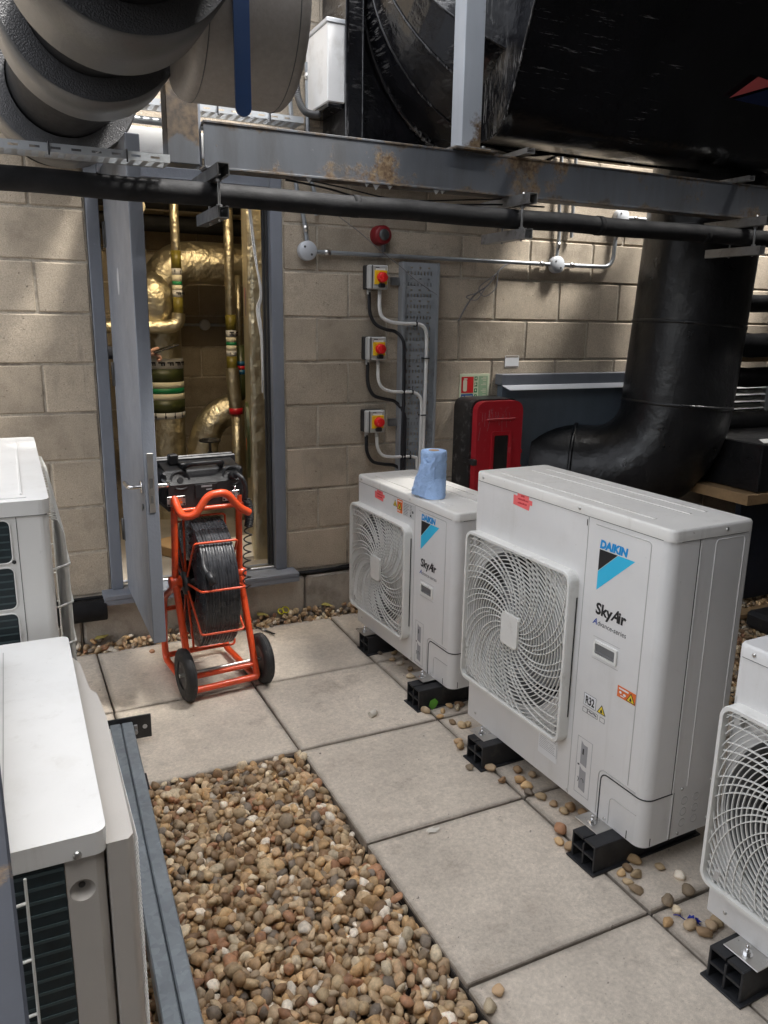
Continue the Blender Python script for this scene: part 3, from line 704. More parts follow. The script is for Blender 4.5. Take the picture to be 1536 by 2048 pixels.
m.tube([(.37, 1.12, .72), (.42, 1.12, .78), (.47, 1.12, .72)], .008, 6); m.cyl((.42, 1.12, .66), (.42, 1.30, .66), .02, 10); part('handwheel', m, M['case'], p)
p = thing('foil_duct', 'tall foil wrapped duct just inside the right door jamb', 'duct')
m = MB(); pl = [(.455, .26), (.575, .8), (.83, .8), (.83, .26)]; m.prism(pl, .2795, 2.45)
o = part('jacket', m, M['foil'], p); bevel(o, .03, 3)
dv = (Vector((.575, .8, 0)) - Vector((.455, .26, 0))).normalized(); nv = Vector((-dv.y, dv.x, 0))
HT = Matrix(((-dv.x, 0, nv.x, .511), (-dv.y, 0, nv.y, .51), (0, 1, 0, .93), (0, 0, 0, 1)))
m = MB(HT); m.prism([(.155 * math.cos(a), .22 * math.sin(a)) for a in [k * PI / 14 for k in range(28)]], .001, .016); hp = part('access_hatch', m, M['olive_dark'], p)
m = MB(HT); m.prism(rr(.035, .07, .004, 2, .02, -.02), .0163, .0172); part('label', m, M['orange_lab'], hp)
m = MB(HT); m.quad([(.05, .85, .004), (.0, .85, .004), (.0, .66, .004)]); part('red_sticker', m, M['red_lab'], p)
m = MB(HT); m.quad([(.10, .85, .004), (.0505, .85, .004), (.0505, .70, .004), (.085, .70, .004)]); part('blue_sticker', m, M['sign_blue'], p)
for y, z, r, lb in ((1.75, 2.22, .055, 'lowest of the three dark pipes high across the plant room'), (1.6, 2.36, .07, 'thickest, middle one of three dark pipes high across the plant room'), (1.85, 2.50, .05, 'thinnest and highest of the three dark pipes across the plant room')):
    m = MB(); m.cyl((-1.19, y, z), (1.34, y, z), r, 16); solo('service_pipe', m, M['foam'], lb, 'pipe', 'dark pipes high in the plant room')
m = MB(); m.cyl((.06, 1.17, 2.25), (.06, 1.20, 2.25), .042, 20, ch=.004); solo('pressure_gauge', m, M['cream'], 'round pale gauge beside the door edge in the plant room', 'gauge')
m = MB(); m.cyl((.30, 2.085, 1.56), (1.34, 2.085, 1.56), .011, 8); solo('conduit', m, M['conduit'], 'thin conduit along the plant room back wall', 'conduit', 'electrical conduits')
m = MB(); m.cyl((.63, 2.06, 1.56), (.63, 2.099, 1.56), .04, 18, ch=.004); solo('junction_box', m, M['jbox'], 'round box on the conduit inside the plant room', 'junction box', 'round conduit boxes')
m = MB(); m.box((0, 0, .03), (.30, .24, .058), .004); o = solo('cardboard_box', m, M['card'], 'flat brown cardboard piece on the plant room floor', 'cardboard', None, (.12, .62, .28)); o.rotation_euler = (0, 0, .5)
m = MB(); m.add([(-.18, -.14, .002), (.20, -.12, .004), (.19, .14, .07), (-.15, .16, .03), (0, 0, .05)], [(0, 1, 4), (1, 2, 4), (2, 3, 4), (3, 0, 4)]); o = solo('paper_sheet', m, M['paper'], 'crumpled pale paper sheet on the plant room floor by the right jamb', 'paper', None, (.40, .45, .281))

# ------------------------------------------------------------------ outdoor units on the right
def plan_path(W, D, rc, k=5):
    pts = [(0, .0)]
    def arc(cx, cy, a0, a1, r): return [(cx + r * math.cos(a0 + (a1 - a0) * i / k), cy + r * math.sin(a0 + (a1 - a0) * i / k)) for i in range(k + 1)]
    # (d, -w): start at the far front corner, run round the back, end at the near front corner
    r2 = .012
    p = arc(r2, -r2, PI, PI / 2, r2) + arc(D - r2, -r2, PI / 2, 0, r2) + arc(D - r2, -W + r2, 0, -PI / 2, r2) + arc(rc, -W + rc, -PI / 2, -PI, rc)
    return p
def ac_unit(label, loc, rot, W, H, fan, hub, sg, hand_y, brand=True, mats=('ac', 'ac_lid')):
    D = .32; rc = .034
    root = thing('outdoor_unit', label, 'air conditioner', loc, rot, 'white outdoor air conditioning units')
    LH = .034
    P = plan_path(W, D, rc); n = len(P)
    m = MB(); m.add([(x, y, .0) for x, y in P] + [(x, y, H - LH) for x, y in P], [(i, i + 1, n + i + 1, n + i) for i in range(n - 1)], True)
    m.add([(x, y, .004) for x, y in P], [list(range(n))])
    a, b, c, d = fan; cx, cz = (a + b) / 2, (c + d) / 2; hs2 = (b - a) / 2 - .012; R = hs2 * .97
    m.T = TF; w0, w1 = .012, W - rc; h0, h1 = 0, H - LH; A, B, Cc, Dd = cx - hs2, cx + hs2, cz - hs2, cz + hs2
    for (p, q, r, s) in ((w0, w1, h0, Cc), (w0, w1, Dd, h1), (w0, A, Cc, Dd), (B, w1, Cc, Dd)): m.quad([(p, r, 0), (q, r, 0), (q, s, 0), (p, s, 0)])
    N = 48; vo = []; vi = []
    for k in range(N):
        t = 2 * PI * k / N; u, v = math.cos(t), math.sin(t); s = hs2 / max(abs(u), abs(v)); vo.append((cx + u * s, cz + v * s, 0)); vi.append((cx + u * R, cz + v * R, 0))
    m.add(vo + vi, [(k, (k + 1) % N, N + (k + 1) % N, N + k) for k in range(N)])
    part('casing', m, M[mats[0]], root)
    m = MB(TF); m.lathe([(R, 0.0), (R - .012, -.02), (R - .018, -.12)], (cx, cz, 0), (0, 0, 1), 48); part('fan_shroud', m, M['shroud'], root)
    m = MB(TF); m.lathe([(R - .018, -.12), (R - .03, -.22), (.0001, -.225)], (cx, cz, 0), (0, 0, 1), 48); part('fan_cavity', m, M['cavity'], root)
    m = MB(TF); m.cyl((cx, cz, -.16), (cx, cz, -.06), .07, 20, .06)
    for k in range(3):
        G_ = [];
        for i in range(7):
            r = .06 + (R - .05 - .06) * i / 6
            for j in range(9):
                t = k * 2 * PI / 3 + 1.45 * j / 8 + .35 * i / 6 - .2; G_.append((cx + r * math.cos(t), cz + r * math.sin(t), -.055 - .085 * j / 8))
        m.add(G_, [(i * 9 + j, i * 9 + j + 1, i * 9 + j + 10, i * 9 + j + 9) for i in range(6) for j in range(8)], True)
    part('fan', m, M['fan_l'], root)
    # lid
    m = MB(); ov = .003
    Pl = rr(D + 2 * ov, W + 2 * ov, .022, 5, D / 2, -W / 2); Pi = rr(D + 2 * ov - .016, W + 2 * ov - .016, .018, 5, D / 2, -W / 2); nn = len(Pl)
    vs = [(x, y, H - LH) for x, y in Pl] + [(x, y, H - .007) for x, y in Pl] + [(x * .6 + X * .4, y * .6 + Y * .4, H - .0015) for (x, y), (X, Y) in zip(Pl, Pi)] + [(x, y, H) for x, y in Pi]
    m.add(vs, [(k * nn + i, k * nn + (i + 1) % nn, (k + 1) * nn + (i + 1) % nn, (k + 1) * nn + i) for k in range(3) for i in range(nn)], True); m.add(vs[3 * nn:], [list(range(nn))])
    lid = part('lid', m, M[mats[1]], root)
    for dd in (.05, .19, .255):
        m = MB(); m.bb((dd, -W + .12, H - .0006), (dd + .010, -.08, H + .0022), .0018); part('pressed_rib', m, M[mats[1]], lid)
    m = MB(); m.bb((-.0008, -W + rc, H - LH - .0024), (.01, -.012, H - LH - .0002)); m.bb((.034, -W - .0006, H - LH - .0024), (D - .02, -W + .01, H - LH - .0002)); part('lid_shadow_gap', m, M['seam'], root)
    # fan grille frame and guard
    m = MB(TF); o_ = rr(b - a, d - c, .035, 6, cx, cz); i_ = rr(b - a - .022, d - c - .022, .027, 6, cx, cz); k_ = rr(b - a - .004, d - c - .004, .034, 6, cx, cz); q = len(o_)
    vs = [(x, y, .0) for x, y in o_] + [(x, y, .033) for x, y in o_] + [(x, y, .0385) for x, y in k_] + [(x, y, .0385) for x, y in i_] + [(x, y, .022) for x, y in i_]
    m.add(vs, [(k * q + i, k * q + (i + 1) % q, (k + 1) * q + (i + 1) % q, (k + 1) * q + i) for k in range(4) for i in range(q)], False)
    part('grille_frame', m, M['guard'], root)
    m = MB(TF); hw = (b - a) / 2 - .009; hh = (d - c) / 2 - .009; cr = .03
    def inside(x, y):
        x, y = abs(x), abs(y)
        if x > hw or y > hh: return False
        if x > hw - cr and y > hh - cr: return (x - hw + cr) ** 2 + (y - hh + cr) ** 2 <= cr * cr
        return True
    r = hub * 1.02; step = .0138; zr = .022; nr = 0
    while r < math.hypot(hw, hh):
        ns = 120; run = []
        for k in range(ns + 1):
            t = 2 * PI * k / ns; x, y = r * math.cos(t), r * math.sin(t)
            if inside(x, y): run.append((cx + x, cz + y, zr))
            if (not inside(x, y) or k == ns) and len(run) > 1:
                if len(run) == ns + 1: m.bar(run[:-1], .0023, .006, True)
                else: m.bar(run, .0023, .006)
                run = []
            elif not inside(x, y): run = []
        r += step
    for k in range(28):
        for rad0, ph in ((hub * .9, 0), (hub * 2.35, .5)):
            run = []; rr0 = rad0
            t0 = 2 * PI * (k + ph) / 28 * sg
            while rr0 < math.hypot(hw, hh):
                t = t0 + sg * 1.15 * (rr0 / hw) ** .85; x, y = rr0 * math.cos(t), rr0 * math.sin(t)
                if not inside(x, y): break
                run.append((cx + x, cz + y, zr + .0015)); rr0 += .014
            if len(run) > 2 and not (ph and k % 2): m.bar(run, .0023, .0065)
    part('fan_guard', m, M['guard'], root)
    m = MB(TF); m.prism(rr(hub * 1.7, hub * 2.1, .014, 4, cx, cz), .028, .0385); hp = part('hub_plate', m, M['guard'], root); bevel(hp, .002)
    for sx in (-1, 1):
        for sy in (-1, 1):
            m = MB(TF); m.box((cx + sx * (hw - .035), cz + sy * (hh - .028), .017), (.02, .034, .022), .003); part('guard_clip', m, M['crease'], root)
    m = MB(TF); m.bb((b + .0005, cz - .20, .003), (b + .0016, cz + .215, .0075)); part('grille_slot', m, M['seam'], root)
    # pressed panel lines
    m = MB(TF); s = .0011
    xs = b + .022; m.bb((xs, .0, -.001), (xs + .0016, H - LH, .0012))
    X0, X1, Y0, Y1 = b + .055, W - .074, .178, H - .052
    m.tube(roundpath([(X0, Y1, 0), (X1, Y1, 0), (X1, Y0, 0)], .012), .0016, 6)
    part('pressed_crease', m, M['crease'], root)
    m = MB(TF); hx = b + .095; m.T = TF
    o1 = rr(.100, .050, .005, 3, hx + .045, hand_y); i1 = rr(.084, .034, .004, 3, hx + .045, hand_y); nn = len(o1)
    vs = [(x, y, 0) for x, y in o1] + [(x, y, .0065) for x, y in o1] + [(x, y, .0065) for x, y in i1] + [(x, y, .0008) for x, y in i1]
    m.add(vs, [(k * nn + i, k * nn + (i + 1) % nn, (k + 1) * nn + (i + 1) % nn, (k + 1) * nn + i) for k in range(3) for i in range(nn)])
    hd = part('grip_handle', m, M['guard'], root)
    m = MB(TF); m.quad([(hx + .003, hand_y - .017, .0009), (hx + .087, hand_y - .017, .0009), (hx + .087, hand_y + .017, .0009), (hx + .003, hand_y + .017, .0009)]); m.bb((hx + .004, hand_y - .016, .001), (hx + .086, hand_y - .009, .005), .002); part('grip_recess', m, M['shroud'], hd)
    m = MB(TF); m.bb((hx - .012, hand_y + .034, 0), (hx + .1, hand_y + .0355, .0008)); m.bb((hx - .012, hand_y - .0375, 0), (hx + .1, hand_y - .036, .0008)); part('pressed_crease', m, M['crease'], root)
    # service cover round the near lower corner
    cw = W - .185
    m = MB(TF); arch = roundpath([(cw, 0, .0), (cw, .160, 0), (W - .03, .160, 0)], .03)
    m.tube([(p.x, p.y, .0003) for p in arch], .0022, 6); cv = part('cover_gap', m, M['seam'], root)
    m = MB(TF); m.tube([(p.x - .011, p.y + .010, .0) for p in arch], .002, 6); m.tube([(p.x + .045, p.y - .045, 0) for p in roundpath([(cw, 0.05, .0), (cw, .145, 0), (W - .075, .145, 0)], .02)], .0013, 6); part('pressed_crease', m, M['crease'], root)
    m = MB(); nz = .160
    arcp = [(rc + (rc + .0006) * math.cos(PI + i * PI / 16), -W + rc + (rc + .0006) * math.sin(PI + i * PI / 16), nz) for i in range(9)] + [(.115, -W - .0006, nz)]
    m.tube(arcp, .002, 6); m.tube([(.115, -W - .0004, .002), (.115, -W - .0004, nz + .001)], .0022, 6); part('cover_gap', m, M['seam'], root)
    m = MB(); m.bb((-.001, -W + .062, .003), (.001, -W + .0595, .03)); part('drain_notch', m, M['seam'], root)
    m = MB(); m.bb((.034, -W - .001, .003), (.0365, -W + .003, .03)); part('drain_notch', m, M['seam'], root)
    # near end panel
    m = MB(); m.bb((.104, -W - .0008, nz), (.1066, -W + .004, H - LH)); part('panel_seam', m, M['seam'], root)
    m = MB(); m.bb((.109, -W - .0026, .006), (.113, -W, H - LH - .004)); m.T = TS
    m.T = Matrix.Translation((0, -W, 0)) @ TS
    m.tube(roundpath([(.170, .17, 0), (.170, H - .045, 0), (.288, H - .045, 0), (.288, .17, 0)], .014), .0022, 6); part('pressed_edge', m, M[mats[0]], root)
    for kx in (.165, .215):
        for kz in (.045, .083, .121):
            m = MB(Matrix.Translation((0, -W, 0)) @ TS); m.tube([(kx + .013 * math.cos(t), kz + .013 * math.sin(t), 0) for t in [i * PI / 7 for i in range(14)]], .0012, 5, True); part('knockout', m, M['crease'], root)
    for (dd, hz) in ((.15, .165), (.15, .012), (.275, .165), (.275, .03), (.205, H - .017)):
        m = MB(); m.lathe([(.0055, 0), (.0055, .002), (.003, .0035), (.0001, .0036)], (dd, -W - (.003 if hz > .5 else 0), hz), (0, -1, 0), 10); part('screw', m, M['steel'], root)
    for (ww, hz) in ((.045, H - .018), (b - .02, H - .018), (.06, .03), (b + .02, .012), (cw + .03, .012)):
        m = MB(); m.lathe([(.0055, 0), (.0055, .002), (.003, .0035), (.0001, .0036)], (-(.003 if hz > .5 else 0), -ww, hz), (-1, 0, 0), 10); part('screw', m, M['steel'], root)
    # base brackets with bolts
    for ww in (.16, W - .17):
        m = MB(); m.bb((-.062, -ww - .05, -.004), (.02, -ww + .05, -.0005), .001); bk = part('mounting_bracket', m, M['steel'], root)
        m = MB(); m.cyl((-.036, -ww, -.0004), (-.036, -ww, .002), .014, 14); m.cyl((-.036, -ww, .002), (-.036, -ww, .011), .0095, 6, smooth=False); m.cyl((-.036, -ww, .011), (-.036, -ww, .028), .0048, 10); part('bolt', m, M['chrome'], bk)
    if brand:
        lx = b + .078; by = H - .094 if H > .9 else H - .062
        sc_ = 1.0
        m = MB(TF); m.text('DAIKIN', lx, by - .0245, .034, .0006, .0021, .12, 0, .99); part('brand_lettering', m, M['daikin_blue'], root)
        T0 = by - .030; hgt = .13; wd = .146
        m = MB(TF); m.quad([(lx, T0, .0006), (lx, T0 - .068, .0006), (lx + .076, T0, .0006)]); part('brand_mark', m, M['black'], root)
        m = MB(TF); m.quad([(lx, T0 - .070, .0006), (lx, T0 - hgt, .0006), (lx + wd, T0, .0006), (lx + .0785, T0, .0006)]); part('brand_mark', m, M['cyan'], root)
        sy = T0 - hgt - .073
        m = MB(TF); m.text('Sky', lx + .004, sy, .050, .0006, .0018, .06, 0, 1.0); m.text('A', lx + .072, sy, .052, .0006, .0016, .42, 0, .82); m.text('ir', lx + .099, sy, .050, .0006, .0018, .06, 0, 1.0); part('series_lettering', m, M['black'], root)
        m = MB(TF); m.text('A', lx - .004, sy - .036, .028, .0006, .0006, .35, 0, .95); part('series_lettering', m, M['navy'], root)
        m = MB(TF); m.text('dvance-series', lx + .016, sy - .036, .0235, .0006, 0, .12, 0, .95); part('series_lettering', m, M['black'], root)
        # diagram sticker low on the front
        px = b + .052; pz = .03 if H > .9 else .012
        m = MB(TF); 
        for (p0, q0, p1, q1) in ((px, pz, px + .0008, pz + .2), (px + .067, pz, px + .0678, pz + .2), (px, pz, px + .0678, pz + .0008), (px, pz + .2, px + .0678, pz + .2008)): m.bb((p0, q0, 0), (p1, q1, .0008))
        for zc in (.055, .145): m.quad([(px + .018, pz + zc - .035, .0006), (px + .048, pz + zc - .04, .0006), (px + .048, pz + zc + .035, .0006), (px + .03, pz + zc + .035, .0006), (px + .018, pz + zc + .045, .0006)])
        part('diagram_sticker', m, M['grey_print'], root)
        m = MB(TF); m.bb((px + .026, pz + .145, .0007), (px + .032, pz + .165, .0012)); m.bb((px + .008, pz + .10, .0007), (px + .016, pz + .105, .0012)); m.tube([(px + .010 + .007 * math.cos(t), pz + .05 + .009 * math.sin(t), .001) for t in [-1.2 + .4 * i for i in range(7)]], .0009, 5); m.tube([(px + .033 + .007 * math.cos(t), pz + .05 + .009 * math.sin(t), .001) for t in [-.2 + .4 * i for i in range(8)]], .0009, 5); part('diagram_sticker', m, M['black'], root)
    return root
def tri_sign(par, T, x, y, s, n, blob=True):
    m = MB(T); m.prism([(x - s * .62, y), (x + s * .62, y), (x, y + s)], n, n + .0003); tp = part('warning_triangle', m, M['black'], par)
    m = MB(T); m.quad([(x - s * .48, y + s * .08, n + .0007), (x + s * .48, y + s * .08, n + .0007), (x, y + s * .86, n + .0007)]); part('triangle_face', m, M['yellow'], tp)
    m = MB(T); m.prism([(x - s * .14, y + s * .16), (x + s * .14, y + s * .16), (x + s * .12, y + s * .36), (x + s * .02, y + s * .58), (x - s * .12, y + s * .34)], n + .0009, n + .0012); part('triangle_symbol', m, M['black'], tp)

fb = (-.006, .594, .163, .776)
big = ac_unit('largest white outdoor unit with blue logo, in the middle of the right row', (.8269, -1.477, .0961), .0424, .94, .99, (-.004, .588, .172, .768), .056, 1, .553)
m = MB(TF); m.prism(rr(.054, .040, .004, 3, .680, .368), .0003, .0009); st = part('refrigerant_sticker', m, M['white_lab'], big)
m = MB(TF)
for (p0, q0, p1, q1) in ((.653, .3475, .707, .3485), (.653, .3875, .707, .3885), (.653, .348, .654, .388), (.706, .348, .707, .388)): m.bb((p0, q0, .0009), (p1, q1, .0012))
m.text('R32', .680, .3545, .0375, .0013, .0012, 0, 0, .68, 'CENTER'); part('sticker_print', m, M['black'], st)
tri_sign(big, TF, .732, .348, .031, .0004)
m = MB(TF)
for x0 in (.650, .672, .728):
    w = .045 if x0 == .672 else .02
    for q in (0, w): m.bb((x0 + q, .322, .0002), (x0 + q + .0009, .338, .0007))
    m.bb((x0, .322, .0002), (x0 + w, .3229, .0007)); m.bb((x0, .3375, .0002), (x0 + w, .3384, .0007))
m.tube([(.678, .333, .0005), (.69, .330, .0005), (.70, .334, .0005), (.712, .329, .0005)], .0014, 5); part('manual_symbol', m, M['black'], big)
m = MB(TF); m.bb((.790, .438, .0002), (.866, .474, .0008)); st = part('warning_sticker', m, M['orange_lab'], big)
m = MB(TF); m.bb((.796, .464, .0008), (.835, .469, .0012)); m.prism([(.803 + .005 * math.cos(t), .455 + .004 * math.sin(t)) for t in [i * .7 for i in range(9)]], .0008, .0012); m.prism([(.820 + .006 * math.cos(t), .452 + .004 * math.sin(t)) for t in [i * .7 for i in range(9)]], .0008, .0012); m.bb((.804, .444, .0008), (.820, .4465, .0012)); part('sticker_print', m, M['white_lab'], st)
tri_sign(big, TF, .846, .440, .030, .0012)
m = MB(TF); m.prism(rr(.10, .083, .003, 2, .497, .112), .0003, .0008); st = part('rating_plate', m, M['white_lab'], big)
m = MB(TF)
for k in range(9):
    zz = .148 - k * .0065; m.bb((.452, zz, .0008), (.452 + (.085 if k < 2 else .035 + .03 * RND.random()), zz + (.003 if k == 0 else .0012), .0011))
    if k > 2: m.bb((.505, zz, .0008), (.525 + .015 * RND.random(), zz + .0012, .0011))
m.bb((.453, .150, .0008), (.535, .1515, .0011)); m.bb((.543, .09, .0008), (.5445, .14, .0011)); part('plate_print', m, M['grey_print'], st)
def red_tape(par, w, h, s=1.0):
    m = MB(TF); m.prism([(w + x * s, h + y * s) for x, y in ((.0, .0), (.088, -.006), (.092, .014), (.104, .014), (.104, .03), (.085, .031), (.085, .042), (.022, .044), (.021, .033), (0, .034))], .0003, .0009); t = part('red_tape_label', m, M['red_lab'], par)
    m = MB(TF)
    for (x0, x1, y) in ((.042, .06, .034), (.026, .082, .0215), (.026, .076, .008)):
        x = x0
        while x < x1:
            q = RND.uniform(.003, .0065); m.bb((w + x * s, h + y * s, .0009), (w + (x + q) * s, h + (y + RND.uniform(.004, .007)) * s, .0012)); x += q + .0018
    part('tape_print', m, M['red_deep'], t)
red_tape(big, .228, .912)
m = MB(TF); m.bb((.604, .925, .0013), (.6065, .945, .0018)); part('scratch', m, M['seam'], big)
small = ac_unit('smaller white outdoor unit with blue logo nearest the wall', (.8103, -.3988, .1068), .047, .90, .77, (-.016, .548, .092, .632), .054, 1, .378)
red_tape(small, .186, .690, .95)
m = MB(TF); m.bb((.408, .668, .0002), (.456, .729, .0008)); st = part('warning_sticker', m, M['orange_lab'], small)
m = MB(TF); m.bb((.414, .719, .0008), (.450, .7235, .0012)); m.bb((.414, .673, .0008), (.422, .681, .0012)); m.bb((.428, .673, .0008), (.436, .681, .0012)); part('sticker_print', m, M['white_lab'], st)
tri_sign(small, TF, .432, .684, .032, .0012); tri_sign(small, TF, .388, .690, .030, .0004)
m = MB(TF); m.bb((.463, .664, .0002), (.566, .728, .0008)); st = part('rating_plate', m, M['silver_lab'], small)
m = MB(TF)
for k in range(8):
    zz = .720 - k * .007; m.bb((.467, zz, .0008), (.50 + .02 * RND.random(), zz + .0016, .0011)); m.bb((.525, zz, .0008), (.533 + .02 * RND.random(), zz + .0016, .0011))
m.bb((.545, .69, .0008), (.556, .70, .0011)); m.bb((.527, .672, .0008), (.538, .681, .0011)); part('plate_print', m, M['black'], st)
third = ac_unit('white outdoor unit cut off by the right edge of the photo', (.857, -2.672, .10), .045, .90, .77, (-.004, .56, .10, .615), .054, 1, .378, brand=False, mats=('ac', 'ac'))

def foot(label, x, y, rot, L=.44, z=0.0):
    root = thing('rubber_foot', label, 'support block', (x, y, z), rot, 'black rubber support blocks')
    t = .007; Wd = .102; Ht = .094
    m = MB()
    for yy in (0, Wd / 2 - t / 2, Wd - t): m.bb((0, -Wd + yy, 0), (L, -Wd + yy + t, Ht if abs(yy - Wd / 2) > .02 else Ht - .016), .0015)
    for zz in (0, .044, Ht - t): m.bb((.0015, -Wd + t - .001, zz), (L - .0015, -Wd / 2 - t / 2 + .001, zz + t)); m.bb((.0015, -Wd / 2 + t / 2 - .001, zz), (L - .0015, -t + .001, zz + t))
    part('shell', m, M['rubber'], root)
    m = MB(); m.bb((-.010, -Wd - .010, .0005), (L + .01, .010, .0068), .001); part('base_flange', m, M['rubber'], root)
    m = MB(); m.bb((.12, -Wd + t, t), (.124, -t, Ht - t)); part('inner_web', m, M['rubber'], root)
    m = MB(); m.bb((.01, -Wd * .5 - .011, Ht - .010), (L - .01, -Wd * .5 + .011, Ht - .0068)); part('slot_channel', m, M['seam'], root)
    return root
foot('black rubber block under the wall end of the smaller logo unit', .772, -.518, .047)
foot('black rubber block under the near end of the smaller logo unit', .735, -1.130, .047)
foot('black rubber block under the far end of the largest unit', .742, -1.625, .042)
foot('black rubber block under the near end of the largest unit', .748, -2.248, .042)
foot('black rubber block under the unit at the right edge', .770, -2.770, .045)
foot('black rubber block hidden under the near end of the right edge unit', .80, -3.36, .045)

# paper towel roll
tw = thing('paper_towel_roll', 'blue paper towel roll standing on top of the smaller unit', 'paper roll', (.912, -.985, .877), 0)
m = MB(); prof = [(.056 + .001 * math.sin(k * 2.1), .2 * k / 26) for k in range(27)] + [(.053, .2035), (.025, .204), (.022, .20), (.022, .02)]
m.lathe(prof, (0, 0, 0), (0, 0, 1), 64)
def crease(x, y, z):
    a = math.atan2(y, x); q = noise.noise(Vector((math.cos(a) * 2.2, math.sin(a) * 2.2, z * 16))) * .035 + (abs(noise.noise(Vector((math.cos(a) * 4.5 + z * 9, math.sin(a) * 4.5, z * 26 + 3)))) - .2) * .06
    return (x * (1 + q), y * (1 + q), z)
m.v = [crease(*p) if math.hypot(p[0], p[1]) > .045 else p for p in m.v]; part('roll', m, M['tissue'], tw)
m = MB(); m.lathe([(.0225, .004), (.0225, .2045), (.0195, .2045), (.0195, .004)], (0, 0, 0), (0, 0, 1), 24); part('core', m, M['card'], tw)
m = MB(); gv = []; nx_, nz_ = 22, 22
for i in range(nx_ + 1):
    for j in range(nz_ + 1):
        u, v = i / nx_, j / nz_; a = -2.0 - 1.75 * u
        fl = .0605 + .034 * u ** 1.8 * (1 - v) ** .6 + .006 * abs(noise.noise(Vector((u * 5 + v * 3, v * 5, 2)))) + .003 * noise.noise(Vector((u * 11, v * 9, 8)))
        gv.append((fl * math.cos(a), fl * math.sin(a), .004 + (.185 - .07 * u - .02 * math.sin(u * 9)) * v + (.012 * u if j == 0 else 0)))
m.add(gv, [(i * (nz_ + 1) + j, (i + 1) * (nz_ + 1) + j, (i + 1) * (nz_ + 1) + j + 1, i * (nz_ + 1) + j + 1) for i in range(nx_) for j in range(nz_)], True); part('loose_sheet', m, M['tissue'], tw)
m = MB(); gv = []
for i in range(9):
    for j in range(5):
        u, v = i / 8, j / 4; a = -2.9 + 1.9 * u; R0 = .059 + .020 * (1 - v) * math.sin(u * PI) ** .7 + .003 * noise.noise(Vector((u * 6, v * 3, 7)))
        gv.append((R0 * math.cos(a), R0 * math.sin(a), .0025 + .085 * v))
m.add(gv, [(i * 5 + j, (i + 1) * 5 + j, (i + 1) * 5 + j + 1, i * 5 + j + 1) for i in range(8) for j in range(4)], True); part('loose_sheet', m, M['tissue'], tw)

# ------------------------------------------------------------------ outdoor units on the left
lu = thing('outdoor_unit', 'white outdoor unit near the wall with slotted side and wire basket guard', 'air conditioner', (-.655, -1.76, .10), 0, 'white outdoor air conditioning units')
D, Wl_, H = .34, 1.16, 1.045
m = MB(); m.prism(rr(D, Wl_, .022, 5, -D / 2, Wl_ / 2), 0, 1.02); 
cs = part('casing', m, M['ac_l'], lu)
m = MB(); m.prism(rr(D + .008, Wl_ + .008, .026, 5, -D / 2, Wl_ / 2), 1.021, 1.06); o = part('lid', m, M['ac_lid_l'], lu); bevel(o, .008, 3)
m = MB()
for x in (-.065, -.19, -.26): m.bb((x, .08, 1.0595), (x + .007, 1.08, 1.063), .0018)
m.bb((-.28, .035, 1.0595), (-.05, .043, 1.063), .0018); part('pressed_rib', m, M['ac_lid_l'], o)
m = MB(TS); m.bb((-.079, 0.01, .0), (-.0775, 1.018, .0008)); m.bb((-.335, 1.019, -.002), (-.004, 1.0215, .0008)); part('panel_seam', m, M['seam'], lu)
for cx_ in (-.125, -.205, -.285):
    for k in range(8):
        z = .955 - k * .126
        m = MB(TS); m.prism(rr(.058, .110, .014, 4, cx_, z), .0004, .0012); s_ = part('air_slot', m, M['coil'], lu)
        m = MB(TS)
        for q in range(5): m.bb((cx_ - .027, z - .042 + q * .02, .0012), (cx_ + .027, z - .038 + q * .02, .0026))
        part('coil_tube', m, M['coilbar'], s_)
        m = MB(TS); pr = rr(.063, .115, .017, 4, cx_, z); m.tube([(x, y, .001) for x, y in pr], .0022, 6, True); part('slot_rim', m, M['ac_l'], s_)
for z in (.90, .63, .3):
    m = MB(); m.lathe([(.005, 0), (.005, .002), (.0001, .003)], (-.092, -.0005, z), (0, -1, 0), 10); part('screw_hole', m, M['seam'], lu)
m = MB()
for k in range(37):
    y = .055 + k * .029
    m.tube([(.001, y, .995), (.022, y, .99), (.036, y, .95), (.040, y, .86), (.040, y, .05), (.001, y, .04)], .0016, 4, caps=False)
part('wire_guard', m, M['guard'], lu)
for z in (.855, .745, .63, .51, .39, .27, .15):
    m = MB(); m.tube([(.001, .045, z), (.043, .050, z + .01), (.043, 1.105, z + .01), (.001, 1.11, z)], .0032, 6, caps=False); part('guard_hoop', m, M['guard'], lu)
m = MB(TR); m.prism([(.58 + .36 * math.cos(t), .55 + .36 * math.sin(t)) for t in [k * PI / 20 for k in range(40)]], .0005, .0015); part('fan_opening', m, M['cavity'], lu)
m = MB(); m.cyl((.0015, .58, .55), (.012, .58, .55), .07, 18)
for k in range(3): m.add([(.004 + .004 * j, .58 + r * math.cos(k * 2.09 + .5 * j), .55 + r * math.sin(k * 2.09 + .5 * j)) for r in (.07, .2, .34) for j in range(3)], [(a * 3 + b, a * 3 + b + 1, a * 3 + b + 4, a * 3 + b + 3) for a in range(2) for b in range(2)])
part('fan', m, M['fan_l'], lu)

